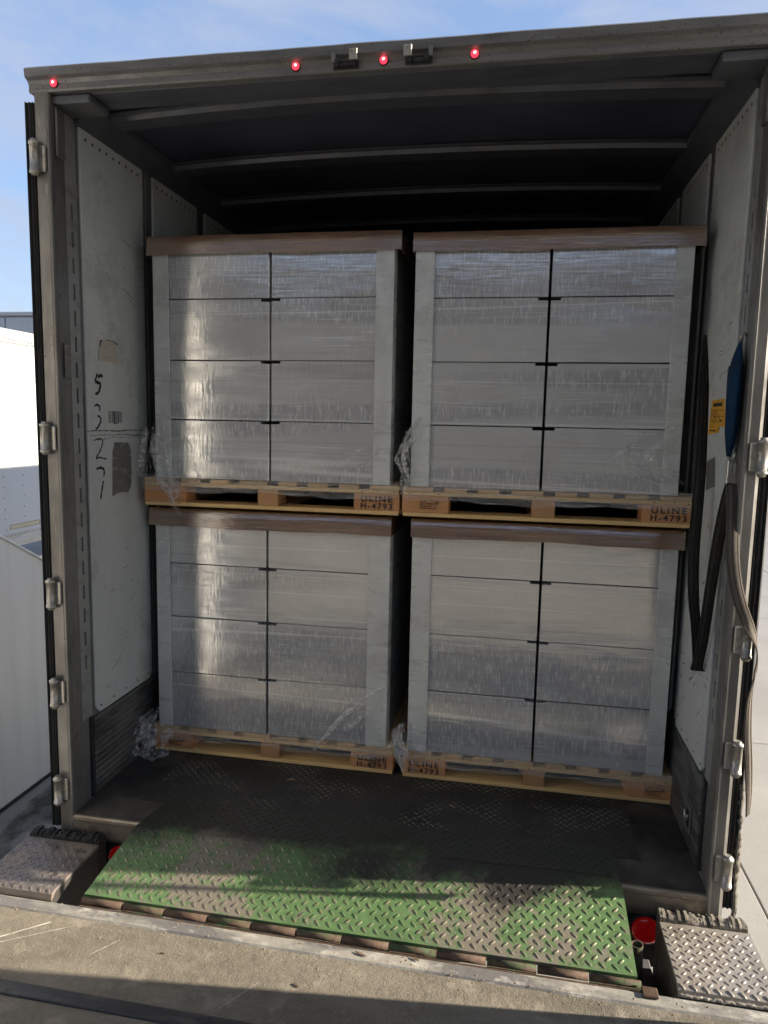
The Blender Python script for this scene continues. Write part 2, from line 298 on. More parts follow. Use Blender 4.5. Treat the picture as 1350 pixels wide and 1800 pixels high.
m_ply = mat('laminated_rubber_ply', (0.16, 0.145, 0.12), [((0.33, 0.30, 0.25), (90, 12, 12), 0.45, 0.68, 5, 0.8), ((0.015, 0.015, 0.015), 60, 0.56, 0.7)], rough=0.85, bump=[(120, 0.002)], coords='object', rnd=0.5)
m_ply_dark = mat('dark_rubber_ply', (0.014, 0.014, 0.014), [((0.05, 0.05, 0.048), (90, 20, 20), 0.55, 0.7, 5, 0.8)], rough=0.8, bump=[(120, 0.002)], coords='object', rnd=0.5)  # darker copy of the rubber for the left bumper
m_conc = mat('dock_concrete', (0.20, 0.177, 0.138), [((0.112, 0.099, 0.076), (1.4, 4, 2), 0.42, 0.64, 9), ((0.40, 0.36, 0.29), (9, 9, 9), 0.55, 0.75, 6, 0.6), ((0.10, 0.085, 0.065), 160, 0.60, 0.70, 3, 0.75), ((0.44, 0.41, 0.35), 220, 0.64, 0.72, 2, 0.7), ((0.10, 0.085, 0.065), (2, 5, 3), 0.55, 0.70, 9, 0.75), ((0.40, 0.38, 0.33), (5, 1.2, 5), 0.66, 0.70, 9, 0.5)], rough=0.85, bump=[(190, 0.0022), (28, 0.004)])
m_curb = mat('weathered_dock_curb_steel', (0.34, 0.325, 0.285), [((0.17, 0.165, 0.16), (3, 9, 9), 0.47, 0.60, 6), ((0.52, 0.50, 0.45), (16, 30, 30), 0.55, 0.68, 6, 0.8), ((0.10, 0.09, 0.075), 55, 0.64, 0.73, 4, 0.8)], rough=0.6, rvar=0.12, metal=0.15, bump=[(60, 0.0014)])
m_angle = mat('dark_steel_angle', (0.055, 0.053, 0.052), [((0.10, 0.095, 0.09), (6, 30, 30), 0.5, 0.72), ((0.02, 0.02, 0.02), 30, 0.55, 0.72)], rough=0.5, metal=0.3, bump=[(60, 0.001)])
m_ground = mat('yard_concrete', (0.27, 0.265, 0.25), [((0.22, 0.215, 0.205), (0.7, 0.7, 0.7), 0.42, 0.68), ((0.15, 0.145, 0.14), 5, 0.64, 0.74, 8, 0.6), ((0.12, 0.12, 0.12), 45, 0.66, 0.72, 3, 0.7)], rough=0.9, bump=[(90, 0.002)], coords='object')
m_ground_dirt = mat('yard_joint_dirt', (0.10, 0.095, 0.085), rough=0.95)
m_stain = mat('oily_stain', (0.05, 0.05, 0.05), rough=0.5, alpha=((5, 3, 3), 0.42, 0.60, 0.0, 0.85))
m_dockwall = mat('dock_wall_paint', (0.78, 0.77, 0.74), [((0.66, 0.64, 0.6), (1, 1, 3), 0.45, 0.7)], rough=0.8, bump=[(40, 0.001)])
m_blocker = mat('dark_blocker_sheet', (0.10, 0.10, 0.105), [((0.07, 0.07, 0.075), (1, 1, 0.3), 0.4, 0.7)], rough=0.8)  # dark finish for the unseen light blockers
m_white = mat('white_trailer_skin', (0.55, 0.56, 0.57), [((0.47, 0.48, 0.49), (1, 1.2, 0.4), 0.45, 0.75)], rough=0.4)
m_rail = mat('aluminium_rail', (0.52, 0.51, 0.48), [((0.36, 0.34, 0.31), (4, 2, 12), 0.5, 0.72)], rough=0.45, metal=0.3)
m_ramp = mat('white_painted_sheet', (0.80, 0.82, 0.82), [((0.73, 0.75, 0.75), (8, 8, 0.8), 0.45, 0.7)], rough=0.45)
m_ware = mat('pale_grey_cladding', (0.44, 0.46, 0.48), [((0.38, 0.4, 0.42), (0.5, 0.5, 0.1), 0.4, 0.7)], rough=0.6)
m_rivet = mat('rivet_dark', (0.045, 0.045, 0.045), rough=0.5)
m_hole_shade = mat('hole_shade_black', (0.008, 0.008, 0.009), rough=0.9)  # flat black that paints the shade inside holes, slots and the ring recess
m_tape = mat('silver_duct_tape', (0.15, 0.145, 0.14), [((0.34, 0.33, 0.31), (12, 18, 60), 0.55, 0.7), ((0.06, 0.06, 0.06), (10, 12, 40), 0.58, 0.72)], rough=0.4, bump=[((10, 14, 40), 0.002)])
m_sticker = mat('beige_sticker', (0.46, 0.42, 0.35), [((0.36, 0.33, 0.28), (10, 16, 40), 0.5, 0.7)], rough=0.7)
m_paper = mat('white_label_paper', (0.55, 0.56, 0.54), rough=0.6)
m_barcode = mat('barcode_ink', (0.04, 0.045, 0.06), rough=0.6)
m_barcode2 = mat('barcode_grey', (0.2, 0.21, 0.22), rough=0.6)
m_yellow = mat('yellow_sticker', (0.72, 0.36, 0.02), [((0.5, 0.24, 0.015), 18, 0.55, 0.72)], rough=0.5)
m_strap = mat('dark_webbing', (0.032, 0.030, 0.028), [((0.035, 0.032, 0.03), (5, 5, 9), 0.45, 0.65), ((0.075, 0.07, 0.063), (330, 330, 5), 0.50, 0.66, 4, 0.8), ((0.10, 0.09, 0.08), (25, 25, 18), 0.60, 0.72, 9, 0.7)], rough=0.9, spec=0.15, bump=[((300, 300, 300), 0.0003)])
m_strap_grey = mat('grey_webbing', (0.10, 0.086, 0.073), [((0.065, 0.055, 0.047), (300, 300, 6), 0.48, 0.62), ((0.065, 0.055, 0.045), (20, 20, 16), 0.58, 0.7, 9, 0.7)], rough=0.9, bump=[((300, 300, 300), 0.0003)])
m_tailstitch = mat('tail_stitching', (0.06, 0.051, 0.043), rough=0.95, spec=0.1)
m_stitch = mat('webbing_stitching', (0.022, 0.02, 0.018), rough=0.95, spec=0.1)
m_blue = mat('blue_fabric', (0.007, 0.036, 0.088), [((0.004, 0.018, 0.045), (14, 14, 7), 0.42, 0.66, 9)], rough=0.85, spec=0.2, bump=[((34, 34, 12), 0.008)])
m_metal = mat('bright_steel', (0.45, 0.44, 0.42), [((0.2, 0.18, 0.15), 60, 0.55, 0.7)], rough=0.3, metal=0.8)
m_film = mat('clear_stretch_film', (0.85, 0.86, 0.86), rough=0.13, spec=0.9, alpha=((24, 24, 70), 0.42, 0.74, 0.06, 0.48), bump=[((20, 20, 60), 0.006)])
m_film_dense = mat('gathered_stretch_film', (0.85, 0.86, 0.86), rough=0.16, spec=0.9, alpha=((30, 30, 60), 0.40, 0.68, 0.15, 0.62), bump=[((30, 30, 60), 0.004)])
m_film_flat = mat('tight_stretch_film', (0.80, 0.80, 0.78), rough=0.10, spec=1.0, alpha=((5, 5, 160), 0.46, 0.72, 0.12, 0.5), bump=[((6, 6, 130), 0.003), ((30, 30, 20), 0.001)])
m_lens = mat('red_lamp_lens', (0.5, 0.01, 0.02), rough=0.2, emit=((1.0, 0.03, 0.06), 0.9))
m_core = mat('red_lamp_diode', (1.0, 0.3, 0.2), rough=0.2, emit=((1.0, 0.30, 0.24), 2.2))
m_tail = mat('red_tail_lens', (0.55, 0.004, 0.008), rough=0.15, spec=0.7, emit=((1.0, 0.01, 0.015), 0.02), coat=dict(w=0.6, ior=1.5, r0=0.03, r1=0.08, bump=[(120, 0.0006)]))
m_tyre = mat('tyre_rubber', (0.02, 0.02, 0.02), rough=0.8)
m_scratch = mat('pale_scratch', (0.55, 0.53, 0.48), rough=0.8)
m_chip = mat('wood_splinter', (0.30, 0.20, 0.125), rough=0.8)

# ---------------------------------------------------------------- ground and dock (setting), added light blockers behind the camera
Z_G, Z_D = -1.25, -0.1
g = MB(); g.add([(-400,-300,0),(400,-300,0),(400,600,0),(-400,600,0)], [(0,1,2,3)])
for i in range(len(g.v)): g.v[i] = (g.v[i][0], g.v[i][1], Z_G-0.012)
ground = tag(g.build('ground', m_ground_dirt), kind='structure')
base_slab = MB().box(-1.825, 1.825, -2.42, 2.42, -0.15, 0).build('concrete_slab', m_ground, ground, bevel=0.006)
me = base_slab.data; first = True
for ix in range(-7, 9):
    for iy in range(0, 9):
        cx, cy = 2.12 + 1.83 + 3.66*(ix-1), 1.94 + 4.85*iy
        o = base_slab if first else base_slab.copy()
        if not first: COL.objects.link(o)
        o.location = Vector((cx, cy, Z_G - 0.075)) - ORG[ground.name]
        first = False
st = MB()
for k in range(1):
    st.add([(-3.0, 0.4, Z_G+0.004), (-1.5, 0.4, Z_G+0.004), (-1.5, 3.2, Z_G+0.004), (-3.0, 3.2, Z_G+0.004)], [(0,1,2,3)])
tag(st.build('oil_stain', m_stain), kind='structure')
dk = MB().box(-9, 9, -12, -0.436, Z_G, Z_D)
tag(dk.build('dock_floor', m_conc), kind='structure')
cb = MB(); n = 60
prof = [(-0.4355, -0.45), (-0.4355, -0.104), (-0.428, -0.0965), (-0.385, -0.0965), (-0.374, -0.103), (-0.371, -0.115), (-0.371, -0.45)]
cb.prism(prof, 0, -9, 9); cb.box(-9, 9, -0.4355, -0.375, Z_G, -0.45)
tag(cb.build('dock_curb', m_curb), kind='structure')
an = MB().box(-4, 4, -0.783, -0.733, -0.13, -0.093)
tag(an.build('steel_threshold', m_angle, bevel=0.003), kind='structure')
for s in (-1, 1):
    w = MB(); a, b_ = sorted((s*1.53, s*8))
    w.box(a, b_, -1.15, -0.42, Z_D+0.004, 3.7)
    tag(w.build('dock_wall', m_dockwall, bevel=0.01), kind='structure')
w = MB(); w.box(-1.528, 1.528, -1.15, -0.42, 3.15, 3.7); tag(w.build('added_header_blocker', m_dockwall, bevel=0.01), kind='structure')  # unseen lintel, added to hold back sky light
w = MB(); w.box(-8, 8, -3.3, -0.42, 3.702, 3.9); tag(w.build('added_roof_blocker', m_blocker), kind='structure')  # unseen part roof, added and cut short to set the sky light
w = MB(); w.box(-8, 8, -9.3, -9.0, Z_D+0.004, 4.6); tag(w.build('added_back_blocker', m_blocker), kind='structure')  # unseen dark wall, added to keep horizon sky off the cartons

# ---------------------------------------------------------------- the semi trailer being loaded
LEN = 9.0
T = thing('semi_trailer', 'open dark grey semi trailer backed up to the dock with doors folded back', 'trailer', (0, 4.5, Z_G))
XI = 1.25
fl = MB().box(-1.25, 1.25, 0.022, LEN, -0.05, 0.0); fl.build('floor', m_floor, T)
sl_ = MB()
prof = [(0.022, -0.052), (0.022, -0.001), (0.012, 0.004), (0.003, 0.003), (-0.003, -0.003), (-0.004, -0.014), (-0.0, -0.02), (0.0, -0.088), (0.03, -0.088), (0.03, -0.052)]
sl_.prism(prof, 0, -1.242, 1.242)
sl_.build('rear_sill', m_sill, T)
MB().box(-1.29, 1.29, 0.026, 0.10, -0.118, -0.0885).build('sill_ledge', m_post, T, bevel=0.003)
MB().box(-1.25, 1.25, 0.075, 0.12, -0.36, -0.1185).build('rear_crossmember', m_black, T, bevel=0.004)
for s in (-1, 1):
    q = MB().box(min(s*0.94, s*1.16), max(s*0.94, s*1.16), 0.045, 0.0745, -0.25, -0.1195); lb = q.build('lamp_box', m_black, T, bevel=0.003)
    c = (s*1.05, 0.044, -0.178)
    MB().lathe(c, (0, -1, 0), [(0.062, 0), (0.062, 0.012), (0.052, 0.014)], 28).build('grommet', m_black, lb)
    q = MB(); q.lathe((c[0], c[1]-0.012, c[2]), (0, -1, 0), [(0.051, 0), (0.051, 0.010), (0.046, 0.016), (0.03, 0.02), (0.0, 0.021)], 28)
    q.build('red_tail_lamp', m_tail, lb)
    # corner posts with rolled bead
    pf = [(1.300 if s < 0 else 1.284, 0.0), (1.256, 0.0), (1.250, -0.004), (1.243, -0.003), (1.240, 0.004), (1.242, 0.022), (1.247, 0.03), (1.2475, 0.09), (1.300, 0.09), (1.300, 0.004 if s < 0 else 0.018)]
    q = MB(); q.prism([(s*x, y) for x, y in pf], 2, -0.088, 2.832)
    q.build('corner_post', m_post, T)
    q = MB().box(*sorted((s*1.262, s*1.300)), -0.03, 0.0255, -0.19, -0.0895); q.build('post_foot', m_post, T, bevel=0.006)
    # outer skin and inner liner
    MB().box(*sorted((s*1.272, s*1.299)), 0.091, LEN, -0.10, 2.885).build('side_skin', m_skin, T)
    MB().box(*sorted((s*1.256, s*1.2715)), 0.091, LEN, 0.0, 2.875).build('wall_liner', m_liner, T)
    # slotted strip at the opening
    q = MB(); xa, xb = sorted((s*1.2475, s*1.2555)); zc = 2.445; zlist = [zc - 0.1015*i for i in range(19)]
    q.box(xa, xb, 0.093, 0.1245, 0.37, 2.80); q.box(xa, xb, 0.1375, 0.164, 0.37, 2.80)
    zz = 2.80
    for z in zlist:
        q.box(xa, xb, 0.1247, 0.1373, z+0.03, zz); zz = z-0.03
    q.box(xa, xb, 0.1247, 0.1373, 0.37, zz)
    q.build('slotted_strip', m_strip, T)
    q = MB()
    for z in zlist: q.box(*sorted((s*1.2545, s*1.2557)), 0.125, 0.137, z-0.0295, z+0.0295)
    q.build('slot_shade_inserts', m_hole_shade, T)['kind'] = 'stuff'  # black inserts paint the shade inside the slots
    rv = MB(); hl = MB()
    def dot(mb, x, y, z, r, d=0.0015):
        mb.lathe((s*x, y, z), (-s, 0, 0), [(r, 0), (r*0.8, d)], 7)
    for k in range(28): dot(rv, 1.2558, 0.176, 0.45+k*0.085, 0.004)
    # liner panels
    for k in range(14):
        y0 = 0.191 + 0.5850*k; y1 = y0 + (0.488 if k == 0 else 0.482)
        if y1 > LEN: break
        q = MB()
        zb, zt = 0.363, 2.80; r = 0.03
        poly = [(y0+r, zb), (y1-r, zb), (y1, zb+r), (y1, zt), (y0, zt), (y0, zb+r)]
        q.prism(poly, 0, *sorted((s*1.2445, s*1.2555)))
        q.build('wall_panel', m_panel, T, bevel=0.002)
        if k < 5:
            for j in range(9): dot(hl, 1.2444, y0+0.04+j*0.0505, 2.752-random.random()*0.004, 0.0068, 0.0008)
            for j in range(5): dot(hl, 1.2444, y0+0.035+j*0.104, 0.392, 0.0055, 0.001)
            q = MB().box(*sorted((s*1.2495, s*1.2556)), y1+0.033, y1+0.07, 0.363, 2.80); q.build('panel_post', m_liner, T, bevel=0.002)
            for j in range(26):
                dot(rv, 1.2444, y1-0.008, 0.42+j*0.092, 0.0035); dot(rv, 1.2444, y1+0.111, 0.42+j*0.092, 0.0035)
    rv.build('wall_rivets', m_rivet, T)['kind'] = 'stuff'
    hl.build('panel_hole_discs', m_hole_shade, T)['kind'] = 'stuff'  # black discs stand in for the shade of open holes
    # ribbed scuff band
    pf = [(1.2555, 0.003)]
    nrib = 13
    for k in range(nrib):
        z = 0.004 + 0.352*k/nrib; h = 0.352/nrib
        pf += [(1.2438, z+0.001), (1.241, z+h*0.22), (1.241, z+h*0.8), (1.2438, z+h-0.001)]
    pf += [(1.2555, 0.357)]
    q = MB(); q.prism([(s*x, z) for x, z in pf], 1, 0.168, LEN); q.build('scuff_band', m_scuff, T)
    MB().box(*sorted((s*1.2465, s*1.2556)), 0.150, 0.166, 0.003, 0.365).build('scuff_end_strip', m_black, T)
    # roof rail
    pf = [(1.2558, 2.785), (1.2440, 2.785), (1.236, 2.79), (1.168, 2.846), (1.168, 2.872), (1.2558, 2.872)]
    q = MB(); q.prism([(s*x, z) for x, z in pf], 1, 0.16, LEN); q.build('roof_rail', m_railin, T)
    # corner gussets
    q = MB(); q.box(*sorted((s*1.09, s*1.2475)), 0.02, 0.155, 2.800, 2.831); q.build('corner_gusset', m_railin, T, bevel=0.006)
    q = MB(); q.box(*sorted((s*1.236, s*1.2475)), 0.034, 0.088, 2.62, 2.7995); q.build('corner_gusset', m_post, T, bevel=0.004)
    # door folded back along the side
    dr = MB().box(*sorted((s*1.305, s*1.343)), 0.071, 1.24, -0.06, 2.81).build('door', m_skin, T, bevel=0.004)
    dy = -0.040 if s < 0 else -0.010
    q = MB(); q.prism([(s*1.302, 0.070), (s*1.305, 0.033+dy), (s*1.313, 0.041+dy), (s*1.320, 0.032+dy), (s*1.328, 0.041+dy), (s*1.334, 0.030+dy), (s*1.3415, 0.040+dy), (s*1.342, 0.070)], 2, -0.05, 2.80)
    q.build('door_seal', m_black, dr)
    for zc2 in (2.6, 1.565, 0.947, 0.535, 0.117):
        h = MB(); c = (s*1.293, -0.022, zc2)
        h.lathe((c[0], c[1], c[2]-0.052), (0, 0, 1), [(0.012, -0.012), (0.014, -0.004), (0.019, -0.003), (0.019, 0.006), (0.0165, 0.0065), (0.0165, 0.097), (0.019, 0.0975), (0.019, 0.107), (0.011, 0.108), (0.011, 0.116)], 18)
        hb = h.build('hinge', m_hinge, T)
        pl = MB(); pl.box(*sorted((s*1.258, s*1.292)), -0.0105, -0.0005, zc2-0.047, zc2+0.047); pl.build('hinge_leaf', m_hinge, hb, bevel=0.003)
# frayed seal on the right door edge
q = MB(); pts = []; wd = []
for k in range(40):
    z = 0.42 - 0.52*k/39; pts.append((1.336 + random.uniform(-0.003, 0.003) + 0.006*k/39, 0.026 + random.uniform(-0.003, 0.003), z)); wd.append((random.uniform(0.008, 0.024), random.uniform(-0.003, 0.003), random.uniform(-0.004, 0.004)))
q.ribbon(pts, wd, 0.004); q.build('torn_seal', m_ply, T)
# rear header
m_dark = mat('shaded_blue_grey_steel', (0.10, 0.108, 0.13), [((0.06, 0.066, 0.085), (5, 14, 9), 0.45, 0.72)], rough=0.5, metal=0.3)  # shade and blue cast of the header underside painted as colour
hd = MB()
NX = 60
prof = [(0.0, 2.8325), (-0.004, 2.838), (-0.003, 2.858), (-0.012, 2.870), (-0.026, 2.877), (-0.030, 2.904), (-0.022, 2.911), (0.03, 2.914), (0.03, 2.8325)]
vs = []; fs = []; np_ = len(prof)
for i in range(NX+1):
    x = lerp(-1.318, 1.318, i/NX); wob = 0.0012*math.sin(i*0.5) + 0.0006*math.sin(i*1.1+1) + random.uniform(-0.0003, 0.0003)
    for (y, z) in prof:
        up = 1 if z > 2.88 and y < 0.05 else 0
        vs.append((x, y + wob*0.6*up, z + wob*up))
for i in range(NX):
    for k in range(np_):
        fs.append((i*np_+k, i*np_+(k+1) % np_, (i+1)*np_+(k+1) % np_, (i+1)*np_+k))
hd.add(vs, fs); hd.add(vs[:np_], [tuple(range(np_))]); hd.add(vs[-np_:], [tuple(range(np_))])
HD = hd.build('rear_header', m_header, T)
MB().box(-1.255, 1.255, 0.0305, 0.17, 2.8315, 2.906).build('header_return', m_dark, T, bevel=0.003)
for x in (-1.213, -0.293, 0.013, 0.317, 1.240):
    l = MB(); l.lathe((x, -0.0035, 2.8575), (0, -1, 0), [(0.0155, 0), (0.0155, 0.004), (0.013, 0.005)], 20); lb = l.build('clearance_lamp', m_black, T)
    l = MB(); l.lathe((x, -0.0080, 2.8575), (0, -1, 0), [(0.0128, 0), (0.0125, 0.004), (0.009, 0.007), (0, 0.008)], 20); le = l.build('lamp_lens', m_lens, lb)
    l = MB(); l.lathe((x+0.001, -0.0155, 2.859), (0, -1, 0), [(0.005, 0), (0.004, 0.0015), (0, 0.002)], 10); l.build('lamp_glow', m_core, lb)
for x0, x1, xe in ((-0.160, -0.071, -0.085), (0.087, 0.178, 0.099)):
    k_ = MB(); k_.box(x0, x1, -0.012, -0.0045, 2.836, 2.862); k_.box(x0+0.01, x0+0.024, -0.034, -0.012, 2.838, 2.860); k_.box(x1-0.024, x1-0.01, -0.034, -0.012, 2.838, 2.860)
    k_.box(x0+0.026, x1-0.026, -0.026, -0.012, 2.841, 2.851)
    ke = k_.build('lock_keeper', m_black, T, bevel=0.002)
    k_ = MB(); k_.box(xe-0.014, xe+0.014, -0.040, -0.035, 2.852, 2.888); k_.build('keeper_tab', m_hinge, ke, bevel=0.002)
    k_ = MB(); xo = x0+0.004 if xe > (x0+x1)/2 else x1-0.004
    k_.box(xo-0.007, xo+0.007, -0.030, -0.025, 2.852, 2.884); k_.build('keeper_tab', m_liner, ke, bevel=0.002)
# roof and bows
rf = MB(); vs = []; fs = []; NA = 16
def roofz(x): return 2.872 + 0.034*(1-(x/1.25)**2)
for j, yy in enumerate((0.172, LEN)):
    for i in range(NA+1):
        x = lerp(-1.255, 1.255, i/NA); vs.append((x, yy, roofz(x)))
for j, yy in enumerate((0.172, LEN)):
    for i in range(NA+1):
        x = lerp(-1.255, 1.255, i/NA); vs.append((x, yy, roofz(x)+0.012))
M_ = NA+1
for i in range(NA):
    fs += [(i, i+1, M_+i+1, M_+i), (2*M_+i, 3*M_+i, 3*M_+i+1, 2*M_+i+1)]
fs += [(0, M_, 3*M_, 2*M_), (NA, 2*M_+NA, 3*M_+NA, M_+NA)]
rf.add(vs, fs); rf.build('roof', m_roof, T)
for k in range(15):
    y = 0.29 + 0.56*k
    if y > LEN-0.2: break
    bw = MB(); pr = [(y, 0.0), (y-0.012, -0.006), (y-0.012, -0.012), (y+0.004, -0.016), (y+0.012, -0.034), (y+0.10, -0.034), (y+0.108, -0.016), (y+0.135, -0.012), (y+0.135, -0.004)]
    vs = []; fs = []; n_ = len(pr)
    for i in range(NA+1):
        x = lerp(-1.19, 1.19, i/NA)
        for (yy, dz) in pr: vs.append((x, yy + 0.004*math.sin(x*3+k), roofz(x) + dz - 0.0015))
    for i in range(NA):
        for j in range(n_):
            fs.append((i*n_+j, i*n_+(j+1) % n_, (i+1)*n_+(j+1) % n_, (i+1)*n_+j))
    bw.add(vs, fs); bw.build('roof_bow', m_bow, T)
MB().box(-1.27, 1.27, LEN, LEN+0.04, -0.1, 2.9).build('front_wall', m_liner, T)

# tread plate laid on the trailer floor
def lozenges(mb, inside, place, pitch, L=0.027, Wd=0.0085, H=0.0022, x0=0, x1=1, y0=0, y1=1, drop=0.0):
    h = pitch; nx = int((x1-x0)/(2*h))+2; ny = int((y1-y0)/h)
    for j in range(ny):
        for i in range(nx):
            x = x0 + h*(0.5 + 2*i + (j % 2)); y = y0 + (j+0.5)*h
            if x > x1 or not inside(x, y) or random.random() < drop: continue
            a = math.radians(45 if j % 2 else -45); ca, sa = math.cos(a), math.sin(a)
            ring = []; top = []
            for k in range(8):
                t = k*math.pi/4; u = math.cos(t)*L/2; v = math.sin(t)*Wd/2
                if k in (1, 3, 5, 7): u *= 0.95; v *= 1.1
                ring.append((u, v)); top.append((u*0.62, v*0.45))
            vs = [place(x+u*ca-v*sa, y+u*sa+v*ca, 0.0002) for u, v in ring] + [place(x+u*ca-v*sa, y+u*sa+v*ca, H) for u, v in top]
            mb.add(vs, [(k, (k+1) % 8, 8+(k+1) % 8, 8+k) for k in range(8)] + [tuple(range(8, 16))], True)
tp = MB().box(-1.03, 1.045, 0.175, 1.6, 0.0005, 0.004).build('floor_tread_plate', m_tread, T)
lz = MB(); lozenges(lz, lambda x, y: True, lambda x, y, h: (x, y, 0.004+h), 0.0195, 0.0265, 0.0088, 0.0022, -1.025, 1.04, 0.19, 0.80, 0.02)
lz.build('tread_pattern', m_tread_top, tp)['kind'] = 'stuff'
# axle group under the rear (hidden behind the dock)
def bogie(root, x0, x1, ys, zg):
    for y in ys:
        q = MB(); q.tube([(x0+0.25, y, zg+0.5), (x1-0.25, y, zg+0.5)], 0.06, 10); q.build('axle', m_black, root)
        for xx in (x0+0.18, x1-0.18):
            q = MB(); q.lathe((xx-0.14, y, zg+0.5), (1, 0, 0), [(0.3, 0), (0.46, 0.01), (0.5, 0.05), (0.5, 0.23), (0.46, 0.27), (0.3, 0.28)], 28); ty = q.build('wheel', m_tyre, root)
            q = MB(); q.lathe((xx-0.145, y, zg+0.5), (1, 0, 0), [(0.29, 0), (0.29, 0.29)], 20); q.build('rim', m_rail, ty)
        q = MB(); q.box(x0+0.35, x0+0.55, y-0.1, y+0.1, zg+0.55, -0.05 if root is T else -0.21); q.box(x1-0.55, x1-0.35, y-0.1, y+0.1, zg+0.55, -0.05 if root is T else -0.21); q.build('suspension', m_black, root)
bogie(T, -1.25, 1.25, (1.6, 2.9), Z_G)

# marks, labels and tape on the walls (flat print on the left wall)
XL = -1.2440
def wall_stroke(pts, w, s=-1, x=1.2437, taper=True):
    mb = MB(); P = smooth_path([(0, a, b) for a, b in pts], 5); n = len(P); vs = []
    for i, p in enumerate(P):
        t = (P[min(i+1, n-1)] - P[max(i-1, 0)]).normalized(); nn = Vector((0, -t.z, t.y))
        ww = w*(0.75 + 0.45*math.sin(i*1.7)*0.5 + 0.25*math.sin(math.pi*i/(n-1)))/2
        for q in (p+nn*ww, p-nn*ww): vs.append((s*x, q.y, q.z))
    mb.add(vs, [(2*i, 2*i+1, 2*i+3, 2*i+2) for i in range(n-1)]); return mb
digits = [[[(0.268,1.832),(0.253,1.803),(0.259,1.797),(0.285,1.792),(0.286,1.776),(0.271,1.753),(0.248,1.747)],[(0.272,1.818),(0.294,1.826),(0.308,1.822)]],
 [[(0.24,1.696),(0.26,1.702),(0.28,1.692),(0.275,1.675)],[(0.259,1.656),(0.278,1.651),(0.285,1.638),(0.272,1.617),(0.255,1.604),(0.243,1.599)]],
 [[(0.233,1.552),(0.257,1.558),(0.291,1.555),(0.292,1.537),(0.27,1.505),(0.242,1.477),(0.269,1.479),(0.318,1.47)]],
 [[(0.242,1.431),(0.275,1.435),(0.299,1.423),(0.295,1.393)],[(0.291,1.377),(0.281,1.345),(0.266,1.298)]]]
for di, strokes in enumerate(digits):
    mb = MB()
    for st_ in strokes:
        w_ = wall_stroke(st_, (0.0145, 0.0105, 0.008, 0.0115)[di]); mb.add(w_.v, w_.f)
    o = mb.build('handwritten_digit', m_ink, T); o['label'] = ('handwritten black 5', 'handwritten black 3, half worn away', 'handwritten black 2', 'handwritten black 7')[di]
def wall_poly(name, pts, m, x, s, parent=T):
    mb = MB(); mb.prism(pts, 0, *sorted((s*x, s*(x+0.0006)))); return mb.build(name, m, parent)
wall_poly('sticker', [(0.281,1.886),(0.427,1.889),(0.423,1.982),(0.286,1.975)], m_sticker, 1.2438, -1)
for p_, w in (([(0.309,1.974),(0.298,1.966),(0.291,1.946)], 0.008), ([(0.34,1.98),(0.40,1.978),(0.423,1.966)], 0.003), ([(0.283,1.94),(0.281,1.90),(0.284,1.888)], 0.003), ([(0.40,1.979),(0.425,1.972),(0.438,1.972)], 0.004)):
    wall_stroke(p_, w, x=1.2432).build('adhesive_mark', m_ink, T)
lab = wall_poly('barcode_label', [(0.334,1.611),(0.463,1.608),(0.466,1.684),(0.334,1.683)], m_paper, 1.2438, -1)
y = 0.344
while y < 0.455:
    w = random.choice((0.0025, 0.004, 0.006, 0.009)); mm = m_barcode if random.random() < 0.6 else m_barcode2
    wall_poly('bar', [(y, 1.626), (min(y+w, 0.458), 1.626), (min(y+w, 0.458), 1.678), (y, 1.678)], mm, 1.2433, -1, lab); y += w + random.choice((0.0005, 0.001, 0.004))
wall_poly('bar', [(0.385, 1.6215), (0.418, 1.6215), (0.418, 1.6255), (0.385, 1.6255)], m_barcode, 1.2433, -1, lab)
wall_poly('tape_patch', [(0.385,1.542),(0.497,1.539),(0.520,1.514),(0.524,1.40),(0.516,1.335),(0.491,1.31),(0.42,1.315),(0.358,1.303),(0.362,1.40),(0.368,1.504),(0.378,1.52)], m_tape, 1.2430, -1)
wall_poly('tape_patch', [(0.041,1.803),(0.079,1.800),(0.084,1.85),(0.086,1.938),(0.045,1.935)], m_tape, 1.2405, -1)
random.seed(21)
sc = MB()
for (a, b, c, w) in ((0.17, 0.68, 1.592, 0.006), (0.20, 0.40, 1.575, 0.003), (0.40, 0.70, 1.573, 0.004), (0.22, 0.33, 1.555, 0.002), (0.30, 0.66, 1.563, 0.0025)):
    k = 8; pts = [(lerp(a, b, i/k), c + random.uniform(-0.003, 0.003)) for i in range(k+1)]
    w_ = wall_stroke(pts, w, x=1.2434); sc.add(w_.v, w_.f)
for _ in range(46):
    y = random.uniform(0.2, 0.66); z = random.choice((random.uniform(0.42, 1.2), random.uniform(1.9, 2.45), random.uniform(0.42, 0.9))); l = random.uniform(0.008, 0.05)*random.choice((1, 1, 2)); sl2 = random.uniform(0.1, 0.6) if z < 1.2 else random.uniform(-0.5, 0.1)
    k = 4; pts = [(y + l*i/k, z + sl2*l*i/k + random.uniform(-0.002, 0.002)) for i in range(k+1)]
    if y + l > 0.68: continue
    w_ = wall_stroke(pts, random.uniform(0.0012, 0.0035), x=1.2435); sc.add(w_.v, w_.f)
sc.build('scuff_marks', m_scuffmark, T)['kind'] = 'stuff'
sc = MB()
for _ in range(110):
    y = random.uniform(0.2, 0.62); z = random.choice((random.uniform(0.42, 1.45), random.uniform(1.8, 2.3), random.uniform(0.42, 1.1))); l = random.uniform(0.006, 0.045); sl2 = random.uniform(-1.4, 0.3)
    k = 4; pts = [(y + l*i/k, z + sl2*l*i/k + random.uniform(-0.003, 0.003)) for i in range(k+1)]
    w_ = wall_stroke(pts, random.uniform(0.0015, 0.005), s=1, x=1.2435); sc.add(w_.v, w_.f)
sc.build('scuff_marks', m_scuffmark, T)['kind'] = 'stuff'
